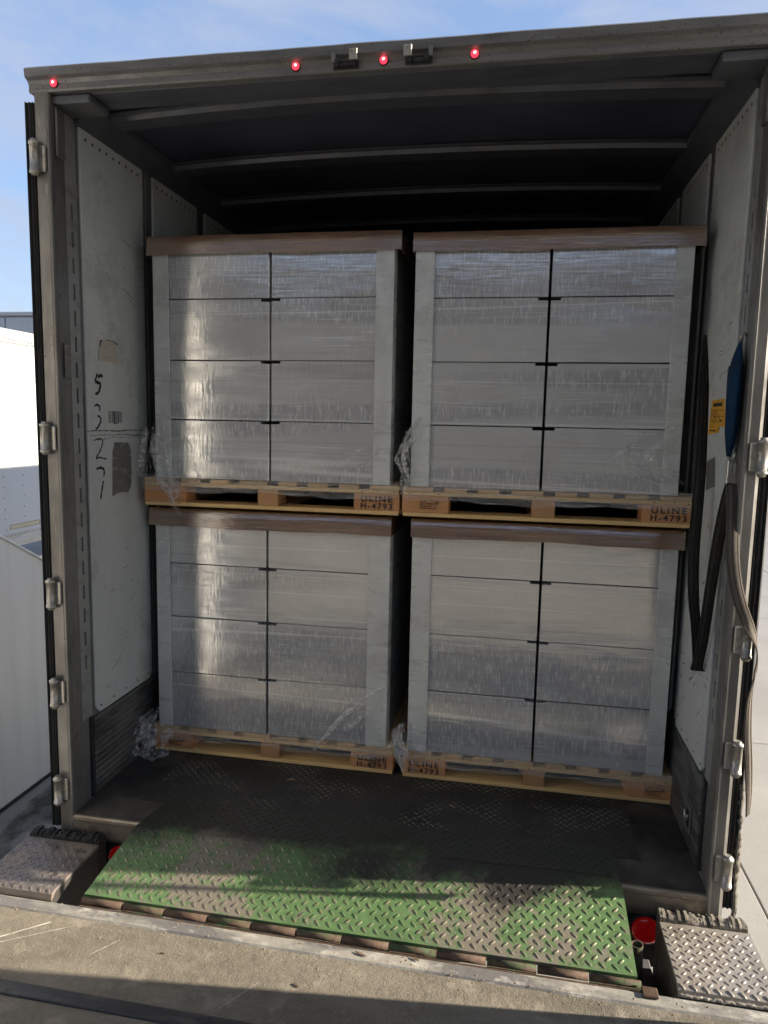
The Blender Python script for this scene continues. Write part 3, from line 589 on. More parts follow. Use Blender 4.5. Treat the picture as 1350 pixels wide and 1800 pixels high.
ys = wall_poly('yellow_sticker', [(0.444,1.763),(0.278,1.765),(0.245,1.673),(0.256,1.659),(0.316,1.667),(0.317,1.642),(0.472,1.632)], m_yellow, 1.2437, 1)
mb = MB()
for (y0, y1, z0, z1) in ((0.30, 0.42, 1.738, 1.751), (0.36, 0.452, 1.645, 1.650)):
    mb.box(1.2428, 1.2432, y0, y1, z0, z1)
for z in (1.722, 1.700, 1.680): mb.box(1.2429, 1.2432, 0.275, 0.445, z, z+0.0015)
mb.box(1.2429, 1.2432, 0.30, 0.318, 1.680, 1.690)
for p_ in ([(0.44,1.715),(0.42,1.706),(0.40,1.722),(0.385,1.705),(0.36,1.728)], [(0.44,1.69),(0.41,1.685),(0.39,1.70),(0.37,1.684)], [(0.40,1.677),(0.398,1.66)], [(0.44,1.667),(0.42,1.662)], [(0.35,1.712),(0.31,1.682)], [(0.31,1.665),(0.325,1.65),(0.335,1.66)]):
    w_ = wall_stroke(p_, 0.004, s=1, x=1.2430); mb.add(w_.v, w_.f)
mb.build('sticker_print', m_ink, ys)
wall_poly('tape_patch', [(0.458,1.525),(0.344,1.55),(0.321,1.44),(0.435,1.415)], m_tape, 1.2430, 1)
# floor ring near right wall
q = MB(); q.box(1.2345, 1.2405, 0.265, 0.345, 0.075, 0.185); rg = q.build('wall_ring_plate', m_liner, T, bevel=0.002)
q = MB(); q.box(1.2335, 1.2342, 0.280, 0.318, 0.095, 0.165); q.build('ring_recess_shade', m_hole_shade, rg)  # black plate painting the shade of a recess
q = MB(); q.tube([(1.229, 0.305 + 0.022*math.cos(k*math.pi/6), 0.150 - 0.030*math.sin(k*math.pi/6)) for k in range(7)], 0.005, 8); q.build('lashing_ring', m_metal, rg)

# ---------------------------------------------------------------- edge-of-dock leveller and bumpers
LV = thing('dock_leveller', 'green diamond plate dock leveller lip reaching into the trailer', 'dock leveller', (0, -0.34, Z_D))
def lipz(y): return (0.015 + 0.03*(y+0.045)) if y > -0.045 else 0.015 + 0.3714*(y+0.045)
def lipx(y):
    t = (y + 0.325)/0.515; return (lerp(-0.985, -0.902, t), lerp(0.958, 0.938, t))
a0, b0 = lipx(-0.325); a1, b1 = lipx(0.19)
lp = MB(); th = 0.012
rows_ = [-0.325, -0.06, -0.045, -0.03, 0.165, 0.19]
vs = []
for y in rows_:
    (xa_, _), (xb_, _) = (lipx(y)[0], 0), (lipx(y)[1], 0)
    if y > 0.18: xa_ += 0.022; xb_ -= 0.022
    vs += [(xa_, y, lipz(y)), (xb_, y, lipz(y)), (xb_, y, lipz(y)-th), (xa_, y, lipz(y)-th)]
fs = [(0, 1, 2, 3), (20, 21, 22, 23)]
for i in range(5):
    for k in range(4): fs.append((i*4+k, i*4+(k+1) % 4, i*4+4+(k+1) % 4, i*4+4+k))
lp.add(vs, fs)
LP = lp.build('lip_plate', m_lip, LV)
lz = MB()
lozenges(lz, lambda x, y: lipx(y)[0]+0.012 < x < lipx(y)[1]-0.012, lambda x, y, h: (x, y, lipz(y)+h), 0.0208, 0.0285, 0.0098, 0.0026, -0.99, 0.96, -0.318, 0.185, 0.01)
lz.build('tread_pattern', m_lip_top, LP)['kind'] = 'stuff'
wl = MB(); pts = []; x = 0.30
while x < 0.93: pts.append((x, 0.012 + random.uniform(-0.004, 0.004) + 0.02*(x-0.3), lipz(0.01)+0.0015)); x += 0.02
wl.tube(pts, 0.0035, 6); wl.build('weld_bead', m_lip_top, LP)
for k in range(12):
    x0 = -0.982 + 0.1625*k
    q = MB(); pts = [(x0+0.002, -0.345, -0.1), (x0+0.1605, -0.345, -0.1)]
    if k % 2 == 0:
        q.tube(pts, 0.0122, 14); q.build('hinge_knuckle', m_rust, LV)
    else:
        q.tube(pts, 0.0116, 14); q.box(x0+0.002, x0+0.1605, -0.3625, -0.352, -0.118, -0.1035)
        q.build('hinge_knuckle', m_green, LV)['label'] = 'green painted hinge knuckle'
q = MB(); q.box(-0.98, 0.96, -0.369, -0.3615, -0.24, -0.106); q.build('hinge_plate', m_rust, LV)
q = MB(); q.lathe((0.990, -0.17, -0.26), (-0.05, 0, 1), [(0.019, 0), (0.0205, 0.168), (0.0165, 0.168), (0.0165, 0.09)], 22); q.build('handle_socket', m_green, LV)
q = MB(); q.box(0.94, 1.071, -0.366, 0.04, -0.34, -0.30); q.box(0.972, 1.008, -0.20, -0.14, -0.2995, -0.262); q.build('socket_bracket', m_bracket, LV, bevel=0.004)
q = MB(); q.box(0.962, 1.010, -0.404, -0.362, -0.0955, -0.086); q.build('stop_tab', m_rust, LV, bevel=0.003)
for s in (-1, 1):
    xa, xb = (1.072, 1.372) if s > 0 else (-1.405, -1.088)
    B = thing('dock_bumper', 'sunlit bumper box with bare diamond plate top right of the green lip' if s > 0 else 'bumper box with dark diamond plate top left of the green lip', 'dock bumper', ((xa+xb)/2, -0.2, -0.7), 'bumper boxes beside the dock lip')
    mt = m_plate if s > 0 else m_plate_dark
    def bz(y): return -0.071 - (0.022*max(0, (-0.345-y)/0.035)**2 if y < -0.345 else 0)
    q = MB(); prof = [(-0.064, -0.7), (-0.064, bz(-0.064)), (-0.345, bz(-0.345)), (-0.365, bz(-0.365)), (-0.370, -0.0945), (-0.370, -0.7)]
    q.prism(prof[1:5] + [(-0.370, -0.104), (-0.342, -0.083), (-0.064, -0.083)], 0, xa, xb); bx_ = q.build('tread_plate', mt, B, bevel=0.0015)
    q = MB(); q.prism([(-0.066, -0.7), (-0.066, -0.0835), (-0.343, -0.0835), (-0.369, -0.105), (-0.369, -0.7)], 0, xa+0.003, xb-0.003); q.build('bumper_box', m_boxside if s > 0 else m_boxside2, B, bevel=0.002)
    lz = MB(); lozenges(lz, lambda x, y: xa+0.012 < x < xb-0.010, lambda x, y, h: (x, y, bz(y)+h), 0.0178, 0.0245, 0.0085, 0.0024, xa+0.004, xb, -0.366, -0.07, 0.0)
    lz.build('tread_pattern', mt, bx_)['kind'] = 'stuff'
    if s > 0:
        wb = MB(); pts = [(xa+0.003+i*0.006, -0.371+random.uniform(-0.003, 0.003), -0.094+random.uniform(-0.002, 0.003)) for i in range(50)]
        wb.tube(pts, 0.005, 6); wb.build('weld_bead', m_plate, B)
    npl = 27; x = xa + 0.003; k = 0
    while x < xb - 0.012 and k < 40:
        w = random.uniform(0.0085, 0.0125); zt = -0.052 + random.uniform(-0.006, 0.006) + (0.012*random.random() if (k < 3 and s > 0) or (s < 0 and x > xb-0.05) else 0); y0, y1 = -0.0635, -0.008 + random.uniform(-0.006, 0.004)
        q = MB(); m5 = 6; lean = random.uniform(-0.003, 0.003)
        prof = [(y0, -0.68), (y0, zt-0.016+random.uniform(-0.003, 0.003))] + [(lerp(y0, y1, i/m5), zt + random.uniform(-0.003, 0.003) - 0.010*(2*i/m5-1)**2) for i in range(m5+1)] + [(y1, zt-0.03), (y1, -0.68)]
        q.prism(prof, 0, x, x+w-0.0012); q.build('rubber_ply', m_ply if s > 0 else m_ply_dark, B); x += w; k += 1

# ---------------------------------------------------------------- pallets and their loads
def text_mesh(body, size, name, m, loc, parent, squash=1.0):
    cu = bpy.data.curves.new(name, 'FONT'); cu.body = body; cu.size = size; cu.extrude = 0.0003; cu.space_character = 1.28; cu.offset = 0.0007; cu.resolution_u = 3; cu.align_x = 'CENTER'
    ob = bpy.data.objects.new(name, cu); COL.objects.link(ob)
    me_ = bpy.data.meshes.new_from_object(ob.evaluated_get(bpy.context.evaluated_depsgraph_get()))
    bpy.data.objects.remove(ob)
    me_.transform(Matrix.Rotation(math.pi/2, 4, 'X') @ Matrix.Diagonal((squash, 1, 1, 1)))
    me_.materials.clear(); me_.materials.append(m); me_.name = name
    o = bpy.data.objects.new(name, me_); COL.objects.link(o); o.parent = parent
    o.location = Vector(loc) - ORG[parent.name]; ORG[o.name] = Vector(loc); return o
PW, PD = 1.212, 1.01
def make_pallet(cx, y0, zb, label, stamp_left, stamp_right):
    P = thing('wooden_pallet', label, 'pallet', (cx, y0+PD/2, zb), 'wooden pallets under the wrapped loads')
    x0, x1 = cx-PW/2, cx+PW/2
    zs = [0, 0.018, 0.093, 0.110, 0.129]
    R_ = random.Random(int(abs(cx*977)+zb*313))
    # bottom boards
    MB().box(x0+0.004, x1-0.004, y0+0.002, y0+0.125, zb, zb+zs[1]-0.0005).build('bottom_board', m_wood_x, P, bevel=0.002)
    MB().box(x0, x0+0.13, y0+0.127, y0+PD, zb, zb+zs[1]-0.0005).build('bottom_board', m_wood_y, P, bevel=0.002)
    MB().box(x1-0.13, x1, y0+0.127, y0+PD, zb, zb+zs[1]-0.0005).build('bottom_board', m_wood_y, P, bevel=0.002)
    MB().box(cx-0.06, cx+0.06, y0+0.127, y0+PD, zb, zb+zs[1]-0.0005).build('bottom_board', m_wood_y, P, bevel=0.002)
    for (a, b_, m) in ((x0, x0+0.205, m_block), (cx-0.048, cx+0.048, m_end), (x1-0.205, x1, m_block)):
        for yy, dd in ((y0, 0.125), (y0+0.44, 0.125), (y0+PD-0.125, 0.125)):
            bk = MB().box(a, b_, yy + R_.uniform(0, 0.005), yy+dd, zb+zs[1], zb+zs[2]-0.0005).build('block', m, P, bevel=0.002)
            if yy == y0 and m is m_block:
                which = stamp_left if a == x0 else stamp_right
                cxx = (a+b_)/2
                yb = yy - 0.0012
                if which == 'text':
                    text_mesh('ULINE', 0.036, 'stamp_text', m_ink_worn, (cxx, yb, zb+0.0575), bk, 1.2)
                    text_mesh('H-4793', 0.036, 'stamp_text', m_ink_worn, (cxx, yb, zb+0.026), bk, 1.08)
                elif which == 'mark':
                    st2 = MB(); xa, xb_, za, zc = cxx-0.022, cxx+0.044, zb+0.036, zb+0.074; t_ = 0.0022
                    for (p, q_, r, w) in ((xa, xb_, za, za+t_), (xa, xb_, zc-t_, zc), (xa, xa+t_, za, zc), (xb_-t_, xb_, za, zc), (xa+0.018, xa+0.018+t_, za, zc), (xa+0.006, xa+0.010, za+0.008, zc-0.008), (xa+0.025, xb_-0.008, za+0.020, za+0.024), (xa+0.024, xb_-0.018, za+0.010, za+0.013), (xb_+0.005, xb_+0.016, zc-0.006, zc-0.003), (xb_+0.005, xb_+0.018, zc-0.014, zc-0.011), (xb_+0.005, xb_+0.008, zc-0.022, zc-0.003)):
                        st2.box(p, q_, yb-0.0003, yb+0.0004, r, w)
                    st2.build('stamp_mark', m_ink_worn, bk)
    for yy in (y0+0.002, y0+0.44, y0+PD-0.127):
        MB().box(x0+0.003, x1-0.003, yy, yy+0.125, zb+zs[2], zb+zs[3]-0.0005).build('stringer_board', m_wood_x, P, bevel=0.002)
    nl = MB()
    for xx in (x0+0.03, x0+0.10, x0+0.17, cx-0.03, cx+0.025, x1-0.17, x1-0.09, x1-0.03):
        nl.lathe((xx+R_.uniform(-0.01, 0.01), y0+0.002, zb+0.101+R_.uniform(-0.003, 0.003)), (0, -1, 0), [(0.0035, 0), (0.003, 0.001)], 7)
    nl.build('nail_heads', m_rivet, P)['kind'] = 'stuff'
    # deck boards running away from the camera
    wds = [0.135, 0.095, 0.09, 0.135, 0.09, 0.095, 0.09, 0.135]; gap = (PW - sum(wds))/(len(wds)-1); xx = x0
    for w in wds:
        MB().box(xx, xx+w, y0 + R_.uniform(0, 0.006), y0+PD, zb+zs[3], zb+zs[4]).build('deck_board', m_wood_y, P, bevel=0.002); xx += w+gap
    return P
ROWN = ('bottom', 'second', 'third', 'top')
def load(name, y0, pal, cbx, mid, rows, cap, sl, sr, inset):
    """pal=(cx, zb); cbx=(outer left, inner left, inner right, outer right) of the corner boards; rows=5 heights; cap=(x0,x1,z0,z1)"""
    make_pallet(pal[0], y0, pal[1], 'wooden block pallet carrying the %s wrapped load' % name, sl, sr)
    yf = y0 + inset; yb = y0 + 0.985
    gx = 0.0055
    for c in (0, 1):
        for r in range(4):
            z0, z1 = rows[r]+0.0012, rows[r+1]-random.uniform(0.0014, 0.0042)
            xa, xb = (cbx[0]+0.010, mid-gx) if c == 0 else (mid+gx, cbx[3]-0.010)
            nw, nh = 0.040, 0.011
            poly = [(xa, z0), (xb, z0), (xb, z1-nh), (xb-nw, z1-nh), (xb-nw, z1), (xa, z1)] if c == 0 else [(xa, z0), (xb, z0), (xb, z1), (xa+nw, z1), (xa+nw, z1-nh), (xa, z1-nh)]
            yo = yf + random.uniform(0, 0.007)
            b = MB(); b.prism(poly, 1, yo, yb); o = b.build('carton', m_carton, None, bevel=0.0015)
            tag(o, 'white carton in the %s row of the %s column of the %s load' % (ROWN[r], 'left' if c == 0 else 'right', name), 'carton', 'white cartons stacked on the pallets')
    zt = cap[3]-0.012
    for i, (a, b_) in enumerate(((cbx[0], cbx[1]), (cbx[2], cbx[3]))):
        t_ = 0.005; z0 = rows[0]+0.001
        if i == 0: poly = [(a, yf-0.006), (b_, yf-0.006), (b_, yf-0.0012), (a+t_, yf-0.0012), (a+t_, yf+0.075), (a, yf+0.075)]
        else: poly = [(a, yf-0.006), (b_, yf-0.006), (b_, yf+0.075), (b_-t_, yf+0.075), (b_-t_, yf-0.0012), (a, yf-0.0012)]
        b = MB(); b.prism(poly, 2, z0, zt); o = b.build('corner_board', m_board, None, bevel=0.0012)
        tag(o, 'tall pale grey corner board on the %s edge of the %s load' % ('left' if i == 0 else 'right', name), 'corner board', 'corner boards on the wrapped loads')
    # brown cap tray with folded-down sides
    x0, x1, z0, z1 = cap; ya = yf-0.018; yz = yb+0.015
    b = MB(); n = 26; t_ = 0.004
    def wob(x, z): return 0.004*math.sin(x*7+z*3) + 0.002*math.sin(x*19+1)
    vs = []; fs = []
    for i in range(n+1):
        x = lerp(x0, x1, i/n); d = wob(x, z0)
        vs += [(x, ya-0.003+d*0.4, z0+d*0.6), (x, ya+0.001, (z0+z1)/2), (x, ya+0.002, z1-0.006), (x, ya+0.009, z1+0.001)]
    for i in range(n):
        for k in range(3): fs.append((i*4+k, (i+1)*4+k, (i+1)*4+k+1, i*4+k+1))
    b.add(vs, fs, True)
    b.box(x0+0.001, x1-0.001, ya+0.009, yz, z1-0.004, z1)
    b.box(x0, x0+t_, ya+0.004, yz, z0, z1-0.004); b.box(x1-t_, x1, ya+0.004, yz, z0, z1-0.004); b.box(x0+t_, x1-t_, ya+0.0095, ya+0.0125, z0+0.004, z1-0.0042)
    o = b.build('cardboard_cap', m_kraft)
    tag(o, 'brown cardboard cap covering the top of the %s load' % name, 'cardboard cap', 'brown caps on the wrapped loads')
load('upper left', 0.551, (-0.592, 1.2475), (-1.135, -1.060, -0.109, -0.031), -0.584, (1.378, 1.648, 1.916, 2.186, 2.44), (-1.155, 0.000, 2.374, 2.455), 'none', 'text', 0.008)
load('upper right', 0.548, (0.632, 1.2475), (0.060, 0.141, 1.100, 1.166), 0.617, (1.378, 1.647, 1.914, 2.178, 2.425), (0.049, 1.203, 2.362, 2.442), 'mark', 'text', 0.008)
load('lower left', 0.622, (-0.604, 0.0065), (-1.180, -1.110, -0.134, -0.034), -0.622, (0.137, 0.417, 0.697, 0.960, 1.215), (-1.207, -0.030, 1.143, 1.2265), 'mark', 'text', 0.006)
load('lower right', 0.618, (0.650, 0.0065), (0.067, 0.156, 1.130, 1.201), 0.640, (0.137, 0.432, 0.702, 0.974, 1.215), (0.060, 1.222, 1.148, 1.2265), 'text', 'mark', 0.006)

# ---------------------------------------------------------------- loose stretch film
def bunch(mb, path, spread, nst=14, w=0.03, seed=1, jit=0.012):
    R_ = random.Random(seed); P = smooth_path(path, 10); n = len(P); nc = 5
    for s_ in range(nst):
        off = Vector((R_.gauss(0, 1), R_.gauss(0, 0.5), R_.gauss(0, 0.3)))*spread; i0 = R_.randint(0, n//3); i1 = R_.randint(2*n//3, n)
        ang = R_.uniform(0, 6.28); ph = [R_.uniform(0, 6.28) for _ in range(8)]; b = len(mb.v); m = i1-i0
        if m < 4: continue
        for i in range(i0, i1):
            t = i/n; ang += R_.gauss(0, 0.16); env = 0.35 + 1.3*math.sin(math.pi*min(1, t*1.05)); end = min(1, (i-i0+1)/5, (i1-i)/5)
            wob = Vector((math.sin(i*0.5+ph[0]), 0.5*math.sin(i*0.62+ph[1]), math.sin(i*0.41+ph[2])))*jit
            ww = w*(0.8+0.4*math.sin(i*0.3+ph[3]))*(0.3+0.7*end); d = Vector((math.cos(ang), 0.5*math.sin(ang), 0.25*math.sin(ang+ph[4])))
            nn = Vector((-math.sin(ang), 0.6*math.cos(ang), 0.3))
            for c in range(nc):
                u = c/(nc-1)-0.5
                mb.v.append(tuple(P[i] + off*env + wob + d*ww*u + nn*ww*0.16*math.sin(u*9+i*0.7+ph[5]) + nn*R_.gauss(0, 0.0012)))
        for i in range(m-1):
            for c in range(nc-1):
                a = b+i*nc+c; mb.f.append((a, a+1, a+nc+1, a+nc)); mb.smooth.append(True)
def skirt(mb, x0, x1, y, ztop, zbot, seed, amp=0.006):
    R_ = random.Random(seed); n = 70; rows = 7; b = len(mb.v); ph = R_.uniform(0, 6)
    for j in range(rows+1):
        for i in range(n+1):
            t = j/rows; x = lerp(x0, x1, i/n)
            z = lerp(ztop, zbot + amp*math.sin(x*9+ph) + amp*0.5*math.sin(x*31+ph), t)
            yy = y - 0.002*abs(math.sin(x*40+t*3)) - 0.0015*math.sin(x*17+t*9+ph) + (0.0 if t < 0.3 else 0.0) + R_.gauss(0, 0.0006)
            mb.v.append((x, yy, z))
    for j in range(rows):
        for i in range(n):
            a = b+j*(n+1)+i; mb.f.append((a, a+1, a+n+2, a+n+1)); mb.smooth.append(True)
def film(name, skirts, bunches, ropes=()):
    F_ = thing('stretch_film', 'clear stretch film hanging loose along the bottom of the %s load' % name, 'stretch film', (skirts[0][0], skirts[0][2], skirts[0][4]), 'loose stretch film on the pallets')
    for k, a in enumerate(skirts):
        mb = MB(); skirt(mb, *a); mb.build('film_skirt', m_film_flat, F_)
    for a in bunches:
        mb = MB(); bunch(mb, **a); mb.build('film_bunch', m_film, F_)
    for a in ropes:
        mb = MB(); bunch(mb, **a); mb.build('film_tail', m_film_dense, F_)
film('upper left', [(-1.205, 0.01, 0.543, 1.392, 1.318, 1)],
     [dict(path=[(-1.10, 0.535, 1.66), (-1.13, 0.53, 1.53), (-1.12, 0.53, 1.40), (-1.06, 0.53, 1.30), (-1.02, 0.53, 1.21)], spread=0.045, nst=14, w=0.03, seed=3, jit=0.006),
      dict(path=[(-1.165, 0.54, 1.62), (-1.19, 0.54, 1.50), (-1.20, 0.54, 1.38)], spread=0.010, nst=6, w=0.03, seed=5, jit=0.004),
      dict(path=[(-0.40, 0.546, 1.42), (-0.28, 0.546, 1.47), (-0.12, 0.546, 1.56)], spread=0.03, nst=7, w=0.05, seed=6, jit=0.006)])
film('upper right', [(0.03, 1.235, 0.540, 1.392, 1.316, 2)],
     [dict(path=[(0.095, 0.535, 1.69), (0.06, 0.535, 1.60), (0.03, 0.53, 1.50), (0.045, 0.53, 1.40), (0.03, 0.53, 1.33)], spread=0.012, nst=10, w=0.022, seed=8, jit=0.006),
      dict(path=[(1.13, 0.544, 1.66), (1.03, 0.544, 1.56), (1.06, 0.544, 1.47), (1.16, 0.544, 1.42)], spread=0.03, nst=8, w=0.05, seed=9, jit=0.006)],
     [dict(path=[(0.095, 0.532, 1.69), (0.065, 0.53, 1.60), (0.02, 0.528, 1.50), (0.05, 0.53, 1.42), (0.02, 0.53, 1.34)], spread=0.008, nst=7, w=0.014, seed=18, jit=0.006)])
film('lower left', [(-1.20, -0.01, 0.614, 0.152, 0.078, 3)],
     [dict(path=[(-1.17, 0.56, 0.24), (-1.20, 0.52, 0.15), (-1.19, 0.50, 0.07), (-1.16, 0.50, 0.015)], spread=0.035, nst=26, w=0.035, seed=11, jit=0.012),
      dict(path=[(-0.07, 0.61, 0.40), (-0.15, 0.61, 0.28), (-0.26, 0.61, 0.20)], spread=0.03, nst=5, w=0.05, seed=14, jit=0.004)],
     [dict(path=[(-0.045, 0.605, 0.44), (-0.13, 0.60, 0.385), (-0.22, 0.595, 0.305), (-0.30, 0.588, 0.20), (-0.35, 0.58, 0.14), (-0.38, 0.575, 0.095)], spread=0.003, nst=5, w=0.013, seed=12, jit=0.002)])
film('lower right', [(0.05, 1.255, 0.610, 0.152, 0.076, 4)],
     [dict(path=[(0.05, 0.59, 0.30), (0.03, 0.58, 0.22), (0.04, 0.57, 0.14), (0.065, 0.57, 0.05)], spread=0.022, nst=18, w=0.03, seed=15, jit=0.009),
      dict(path=[(0.88, 0.607, 0.36), (0.96, 0.607, 0.24), (1.02, 0.607, 0.17)], spread=0.03, nst=6, w=0.05, seed=16, jit=0.005)],
     [dict(path=[(0.045, 0.585, 0.28), (0.02, 0.575, 0.20), (0.045, 0.57, 0.12), (0.07, 0.565, 0.04)], spread=0.010, nst=7, w=0.014, seed=19, jit=0.005)])

# ---------------------------------------------------------------- strap and blue sleeve hanging at the right of the opening
ST = thing('cargo_strap', 'dark cargo strap looped on the right wall with its sunlit tail hanging outside', 'strap', (1.21, 0.12, 0.2))
legA = [(1.180, 0.36, 2.00), (1.180, 0.33, 1.86), (1.184, 0.315, 1.66), (1.187, 0.31, 1.45), (1.183, 0.30, 1.20), (1.194, 0.298, 1.02), (1.211, 0.295, 0.90), (1.222, 0.29, 0.80), (1.226, 0.285, 0.748)]
P = smooth_path(legA, 6); nA = len(P)
def webbing(name, P, Wd, m):
    mb = MB(); mb.ribbon(P, Wd, 0.0026); w_ = mb.build(name, m, ST)
    for k in (-0.38, 0.0, 0.38):
        mb = MB(); mb.ribbon([p + w*k for p, w in zip(P, Wd)], [w*0.07 for w in Wd], 0.0040); mb.build('stitch_line', m_stitch if m is m_strap else m_tailstitch, w_)
webbing('webbing_loop', P, [Vector((lerp(0.014, 0.041, min(1, i/8)), 0.014*math.sin(i*0.21) + 0.006, 0.0)) for i in range(nA)], m_strap)
legB = [(1.214, 0.262, 0.744), (1.2135, 0.235, 0.80), (1.212, 0.19, 0.90), (1.212, 0.155, 1.06), (1.220, 0.13, 1.26), (1.229, 0.105, 1.40), (1.236, 0.085, 1.475)]
P = smooth_path(legB, 6)
webbing('webbing_loop', P, [Vector((0.041 - 0.0002*i, -0.010 + 0.012*math.sin(i*0.16), 0.0)) for i in range(len(P))], m_strap)
mb = MB(); mb.box(1.198, 1.246, 0.259, 0.288, 0.7415, 0.7455); mb.build('webbing_fold', m_strap, ST, bevel=0.0015)
tail = [(1.236, 0.075, 1.47), (1.232, 0.03, 1.38), (1.226, -0.02, 1.25), (1.236, -0.035, 1.16), (1.258, -0.040, 1.08), (1.288, -0.045, 1.005), (1.314, -0.05, 0.945), (1.320, -0.05, 0.87), (1.308, -0.05, 0.76), (1.312, -0.05, 0.64), (1.324, -0.05, 0.52), (1.332, -0.05, 0.42), (1.334, -0.05, 0.35)]
P = smooth_path(tail, 6); n = len(P); cut = int(n*0.42)
def wv(i):
    t = i/n; a = lerp(-0.15, 1.28, min(1, max(0, (t-0.38)/0.12))) - 0.55*min(1, max(0, (t-0.52)/0.15)) + 0.22*math.sin(t*14)*(t > 0.6); w_ = lerp(0.042, 0.034, min(1, max(0, (t-0.4)/0.2))); return Vector((math.cos(a)*w_, math.sin(a)*w_, 0))
webbing('webbing_tail', P, [wv(i) for i in range(n)], m_strap_grey)
bk = MB(); bk.box(1.214, 1.258, 0.070, 0.082, 1.470, 1.50); bk.box(1.214, 1.222, 0.066, 0.084, 1.49, 1.55); bk.box(1.250, 1.258, 0.066, 0.084, 1.49, 1.55); bk.tube([(1.214, 0.076, 1.545), (1.258, 0.076, 1.545)], 0.005, 8)
bk.build('buckle', m_metal, ST, bevel=0.002)
hk = MB(); hk.tube([(1.237, 0.085, 1.55), (1.240, 0.09, 1.575), (1.246, 0.10, 1.585)], 0.005, 8); hk.build('hook', m_metal, ST)
sv = MB(); prof = [(1.945, 0.006, 0.006), (1.93, 0.018, 0.010), (1.90, 0.042, 0.018), (1.868, 0.066, 0.024), (1.862, 0.070, 0.027), (1.84, 0.073, 0.029), (1.78, 0.074, 0.030), (1.70, 0.070, 0.029), (1.64, 0.058, 0.025), (1.59, 0.036, 0.016), (1.56, 0.016, 0.010)]
n = 20; vs = []; fs = []
for i, (z, hy, hx) in enumerate(prof):
    for k in range(n):
        a = 2*math.pi*k/n; rr = 1 + 0.09*math.sin(5*a+i*0.7) + 0.05*math.sin(9*a-i*1.1)
        vs.append((1.2255 + math.cos(a)*hx*rr*0.62, 0.106 - (0.03 if i < 4 else 0)*(4-i)/4 + math.sin(a)*hy*rr*0.74, z))
for i in range(len(prof)-1):
    for k in range(n): fs.append((i*n+k, i*n+(k+1) % n, (i+1)*n+(k+1) % n, (i+1)*n+k))
fs += [tuple(range(n)), tuple(range((len(prof)-1)*n, len(prof)*n))[::-1]]
BL = thing('blue_sleeve', 'dark blue fabric sleeve hanging from a hook beside the right trailer post', 'fabric sleeve', (1.213, 0.15, 1.56))
sv.add(vs, fs, True); sv.build('sleeve', m_blue, BL)
rg = MB(); rg.tube([(1.2255+0.018*math.sin(k*math.pi/8), 0.105+0.055*math.cos(k*math.pi/8), 1.865) for k in range(17)], 0.002, 6, False); rg.build('seam', m_black, BL)
hk = MB(); hk.tube([(1.2255, 0.078, 1.940), (1.227, 0.076, 1.965), (1.234, 0.076, 1.972), (1.244, 0.076, 1.965)], 0.006, 8); hk.build('hook', m_hinge, BL)

# ---------------------------------------------------------------- beyond the trailer, left: ramp guard, parked trailer, warehouse
rw = MB(); poly = [(0.7, Z_G+0.004), (4.2, Z_G+0.004), (4.2, -0.48), (1.39, 1.10), (0.7, 1.10)]
RW = thing('ramp_guard', 'white sheet metal guard wall with a sloping top edge beside the trailer', 'guard wall', (-3.12, 2.4, Z_G))
rw.prism(poly, 0, -3.14, -3.10); rw.build('guard_panel', m_ramp, RW, bevel=0.004)
tr_ = MB(); tr_.prism([(0.7, 1.1005), (1.39, 1.1005), (4.2, -0.4795), (4.2, -0.46), (1.395, 1.118), (0.7, 1.118)], 0, -3.15, -3.09); tr_.build('top_trim', m_ramp, RW, bevel=0.003)
bt = MB().box(-3.0995, -3.09, 0.7, 4.2, Z_G+0.004, Z_G+0.03); bt.build('foot_seal', m_black, RW)
NT = thing('parked_trailer', 'sunlit white box trailer parked two docks away, lower half in shade', 'trailer', (-7.7, 7, Z_G))
MB().box(-9.0, -6.42, 0.0, 14, -0.05, 2.80).build('body', m_white, NT, bevel=0.01)
MB().box(-9.03, -6.385, -0.02, 14.02, 2.645, 2.83).build('top_rail', m_rail, NT, bevel=0.012)
MB().box(-9.02, -6.405, -0.01, 14.01, -0.20, -0.005).build('bottom_rail', m_rail, NT, bevel=0.008)
MB().box(-9.02, -6.388, -0.01, 14.01, -0.105, -0.085).build('rail_lip', m_white, NT)
rv = MB()
for k in range(12):
    y0 = 7.0 - 1.22*5 + 1.22*k
    p = MB().box(-6.4195, -6.408, y0+0.004, y0+1.216, 0.0, 2.64); p.build('side_panel', m_white, NT, bevel=0.002)
    for dy, stp in ((0.03, 0.075), (-0.03, 0.15), (0.42, 0.15), (0.82, 0.15)):
        z = 0.06
        while z < 2.6: rv.lathe((-6.408, y0+dy, z), (1, 0, 0), [(0.010, 0), (0.006, 0.004)], 6); z += stp
y = 0.2
while y < 13.8:
    rv.lathe((-6.385, y, 2.69), (1, 0, 0), [(0.014, 0), (0.008, 0.005)], 6); rv.lathe((-6.4045, y, -0.03), (1, 0, 0), [(0.010, 0), (0.006, 0.004)], 6); y += 0.06
rv.build('rivets', m_rivet, NT)['kind'] = 'stuff'
tape_m = mat('cream_reflective_tape', (0.55, 0.48, 0.33), rough=0.4); tape_e = mat('tape_edge', (0.3, 0.22, 0.15), rough=0.6)
q = MB().box(-6.4075, -6.4068, 6.28, 6.93, 0.055, 0.125); q.build('tape_border', tape_e, NT)
q = MB().box(-6.4066, -6.4055, 6.30, 6.91, 0.064, 0.116); q.build('reflective_tape', tape_m, NT)
bogie(NT, -9.0, -6.45, (2.0, 3.3, 11.8), Z_G)
WH = thing('warehouse', 'pale grey clad warehouse standing behind the parked white trailer', 'warehouse', (-28, 34, Z_G))
MB().box(-45, -11, 25.2, 44, Z_G+0.004, 5.85).build('wall', m_ware, WH)
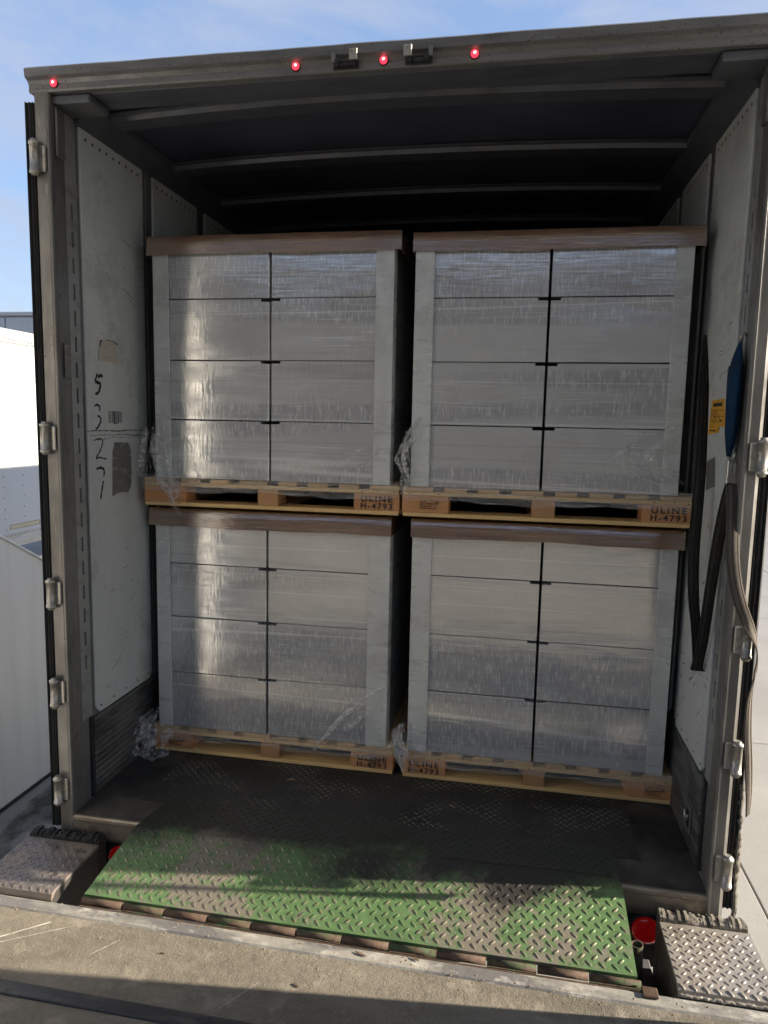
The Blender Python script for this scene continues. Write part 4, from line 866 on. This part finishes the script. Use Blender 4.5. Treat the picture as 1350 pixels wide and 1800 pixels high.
for k in range(17):
    x = -45 + 2*k
    MB().box(x+0.03, x+1.97, 25.12, 25.199, Z_G+0.004, 5.80).build('cladding_panel', m_ware, WH, bevel=0.02)
MB().box(-45.1, -10.9, 25.02, 44.1, 5.851, 6.02).build('parapet', m_ware, WH, bevel=0.03)

sc = MB()
for (x0_, y0_, x1_, y1_, w) in ((-1.18, -0.60, -1.02, -0.47, 0.006), (-1.14, -0.60, -0.93, -0.47, 0.003), (-0.80, -0.58, -0.74, -0.50, 0.003), (-0.30, -0.70, -0.22, -0.58, 0.002)):
    n = 10; R2 = random.Random(int(w*1e4)+int(x0_*100)); d = Vector((x1_-x0_, y1_-y0_, 0)); nn = Vector((-d.y, d.x, 0)).normalized(); vs = []
    for i in range(n+1):
        p = Vector((x0_, y0_, Z_D+0.0006)) + d*i/n; ww = w*R2.uniform(0.3, 1.0)/2; vs += [p+nn*ww, p-nn*ww]
    sc.add(vs, [(2*i, 2*i+1, 2*i+3, 2*i+2) for i in range(n)])
tag(sc.build('floor_scratches', m_scratch), kind='structure')
# ---------------------------------------------------------------- splinters and crumbs on the dock
ch = MB(); R_ = random.Random(4)
for (x, y, l, z) in ((0.07, -0.405, 0.05, -0.0935), (0.25, -0.39, 0.035, -0.0935), (-0.57, -0.53, 0.02, -0.098), (0.18, -0.60, 0.02, -0.098), (-0.1, -0.57, 0.03, -0.098), (0.42, -0.22, 0.035, -0.060), (0.5, -0.05, 0.02, -0.02), (-0.45, 0.47, 0.04, 0.008), (-0.95, 0.30, 0.015, 0.002), (0.3, 0.40, 0.03, 0.008)):
    a = R_.uniform(-0.7, 0.7); d = Vector((math.cos(a), math.sin(a), 0))*l/2; w = Vector((-d.y, d.x, 0))*0.22; c = Vector((x, y, z))
    h = Vector((0, 0, 0.004))
    ch.add([c-d, c+w, c+d, c-w, c-d*0.6+h, c+w*0.5+h*1.3, c+d*0.7+h, c-w*0.6+h], [(0,1,5,4),(1,2,6,5),(2,3,7,6),(3,0,4,7),(4,5,6,7)])
for k in range(160):
    x = R_.uniform(-1.2, 1.2); y = R_.choice((R_.uniform(-0.72, -0.44), R_.uniform(-0.45, -0.38))); r = R_.uniform(0.001, 0.0035)
    c = Vector((x, y, -0.0995 if y < -0.436 else -0.0962)); ch.add([c+Vector((r,0,0)), c+Vector((0,r*1.3,0)), c+Vector((-r,0,0)), c+Vector((0,-r,0)), c+Vector((0,0,r))], [(0,1,4),(1,2,4),(2,3,4),(3,0,4)])
tag(ch.build('wood_splinters', m_chip), kind='stuff')
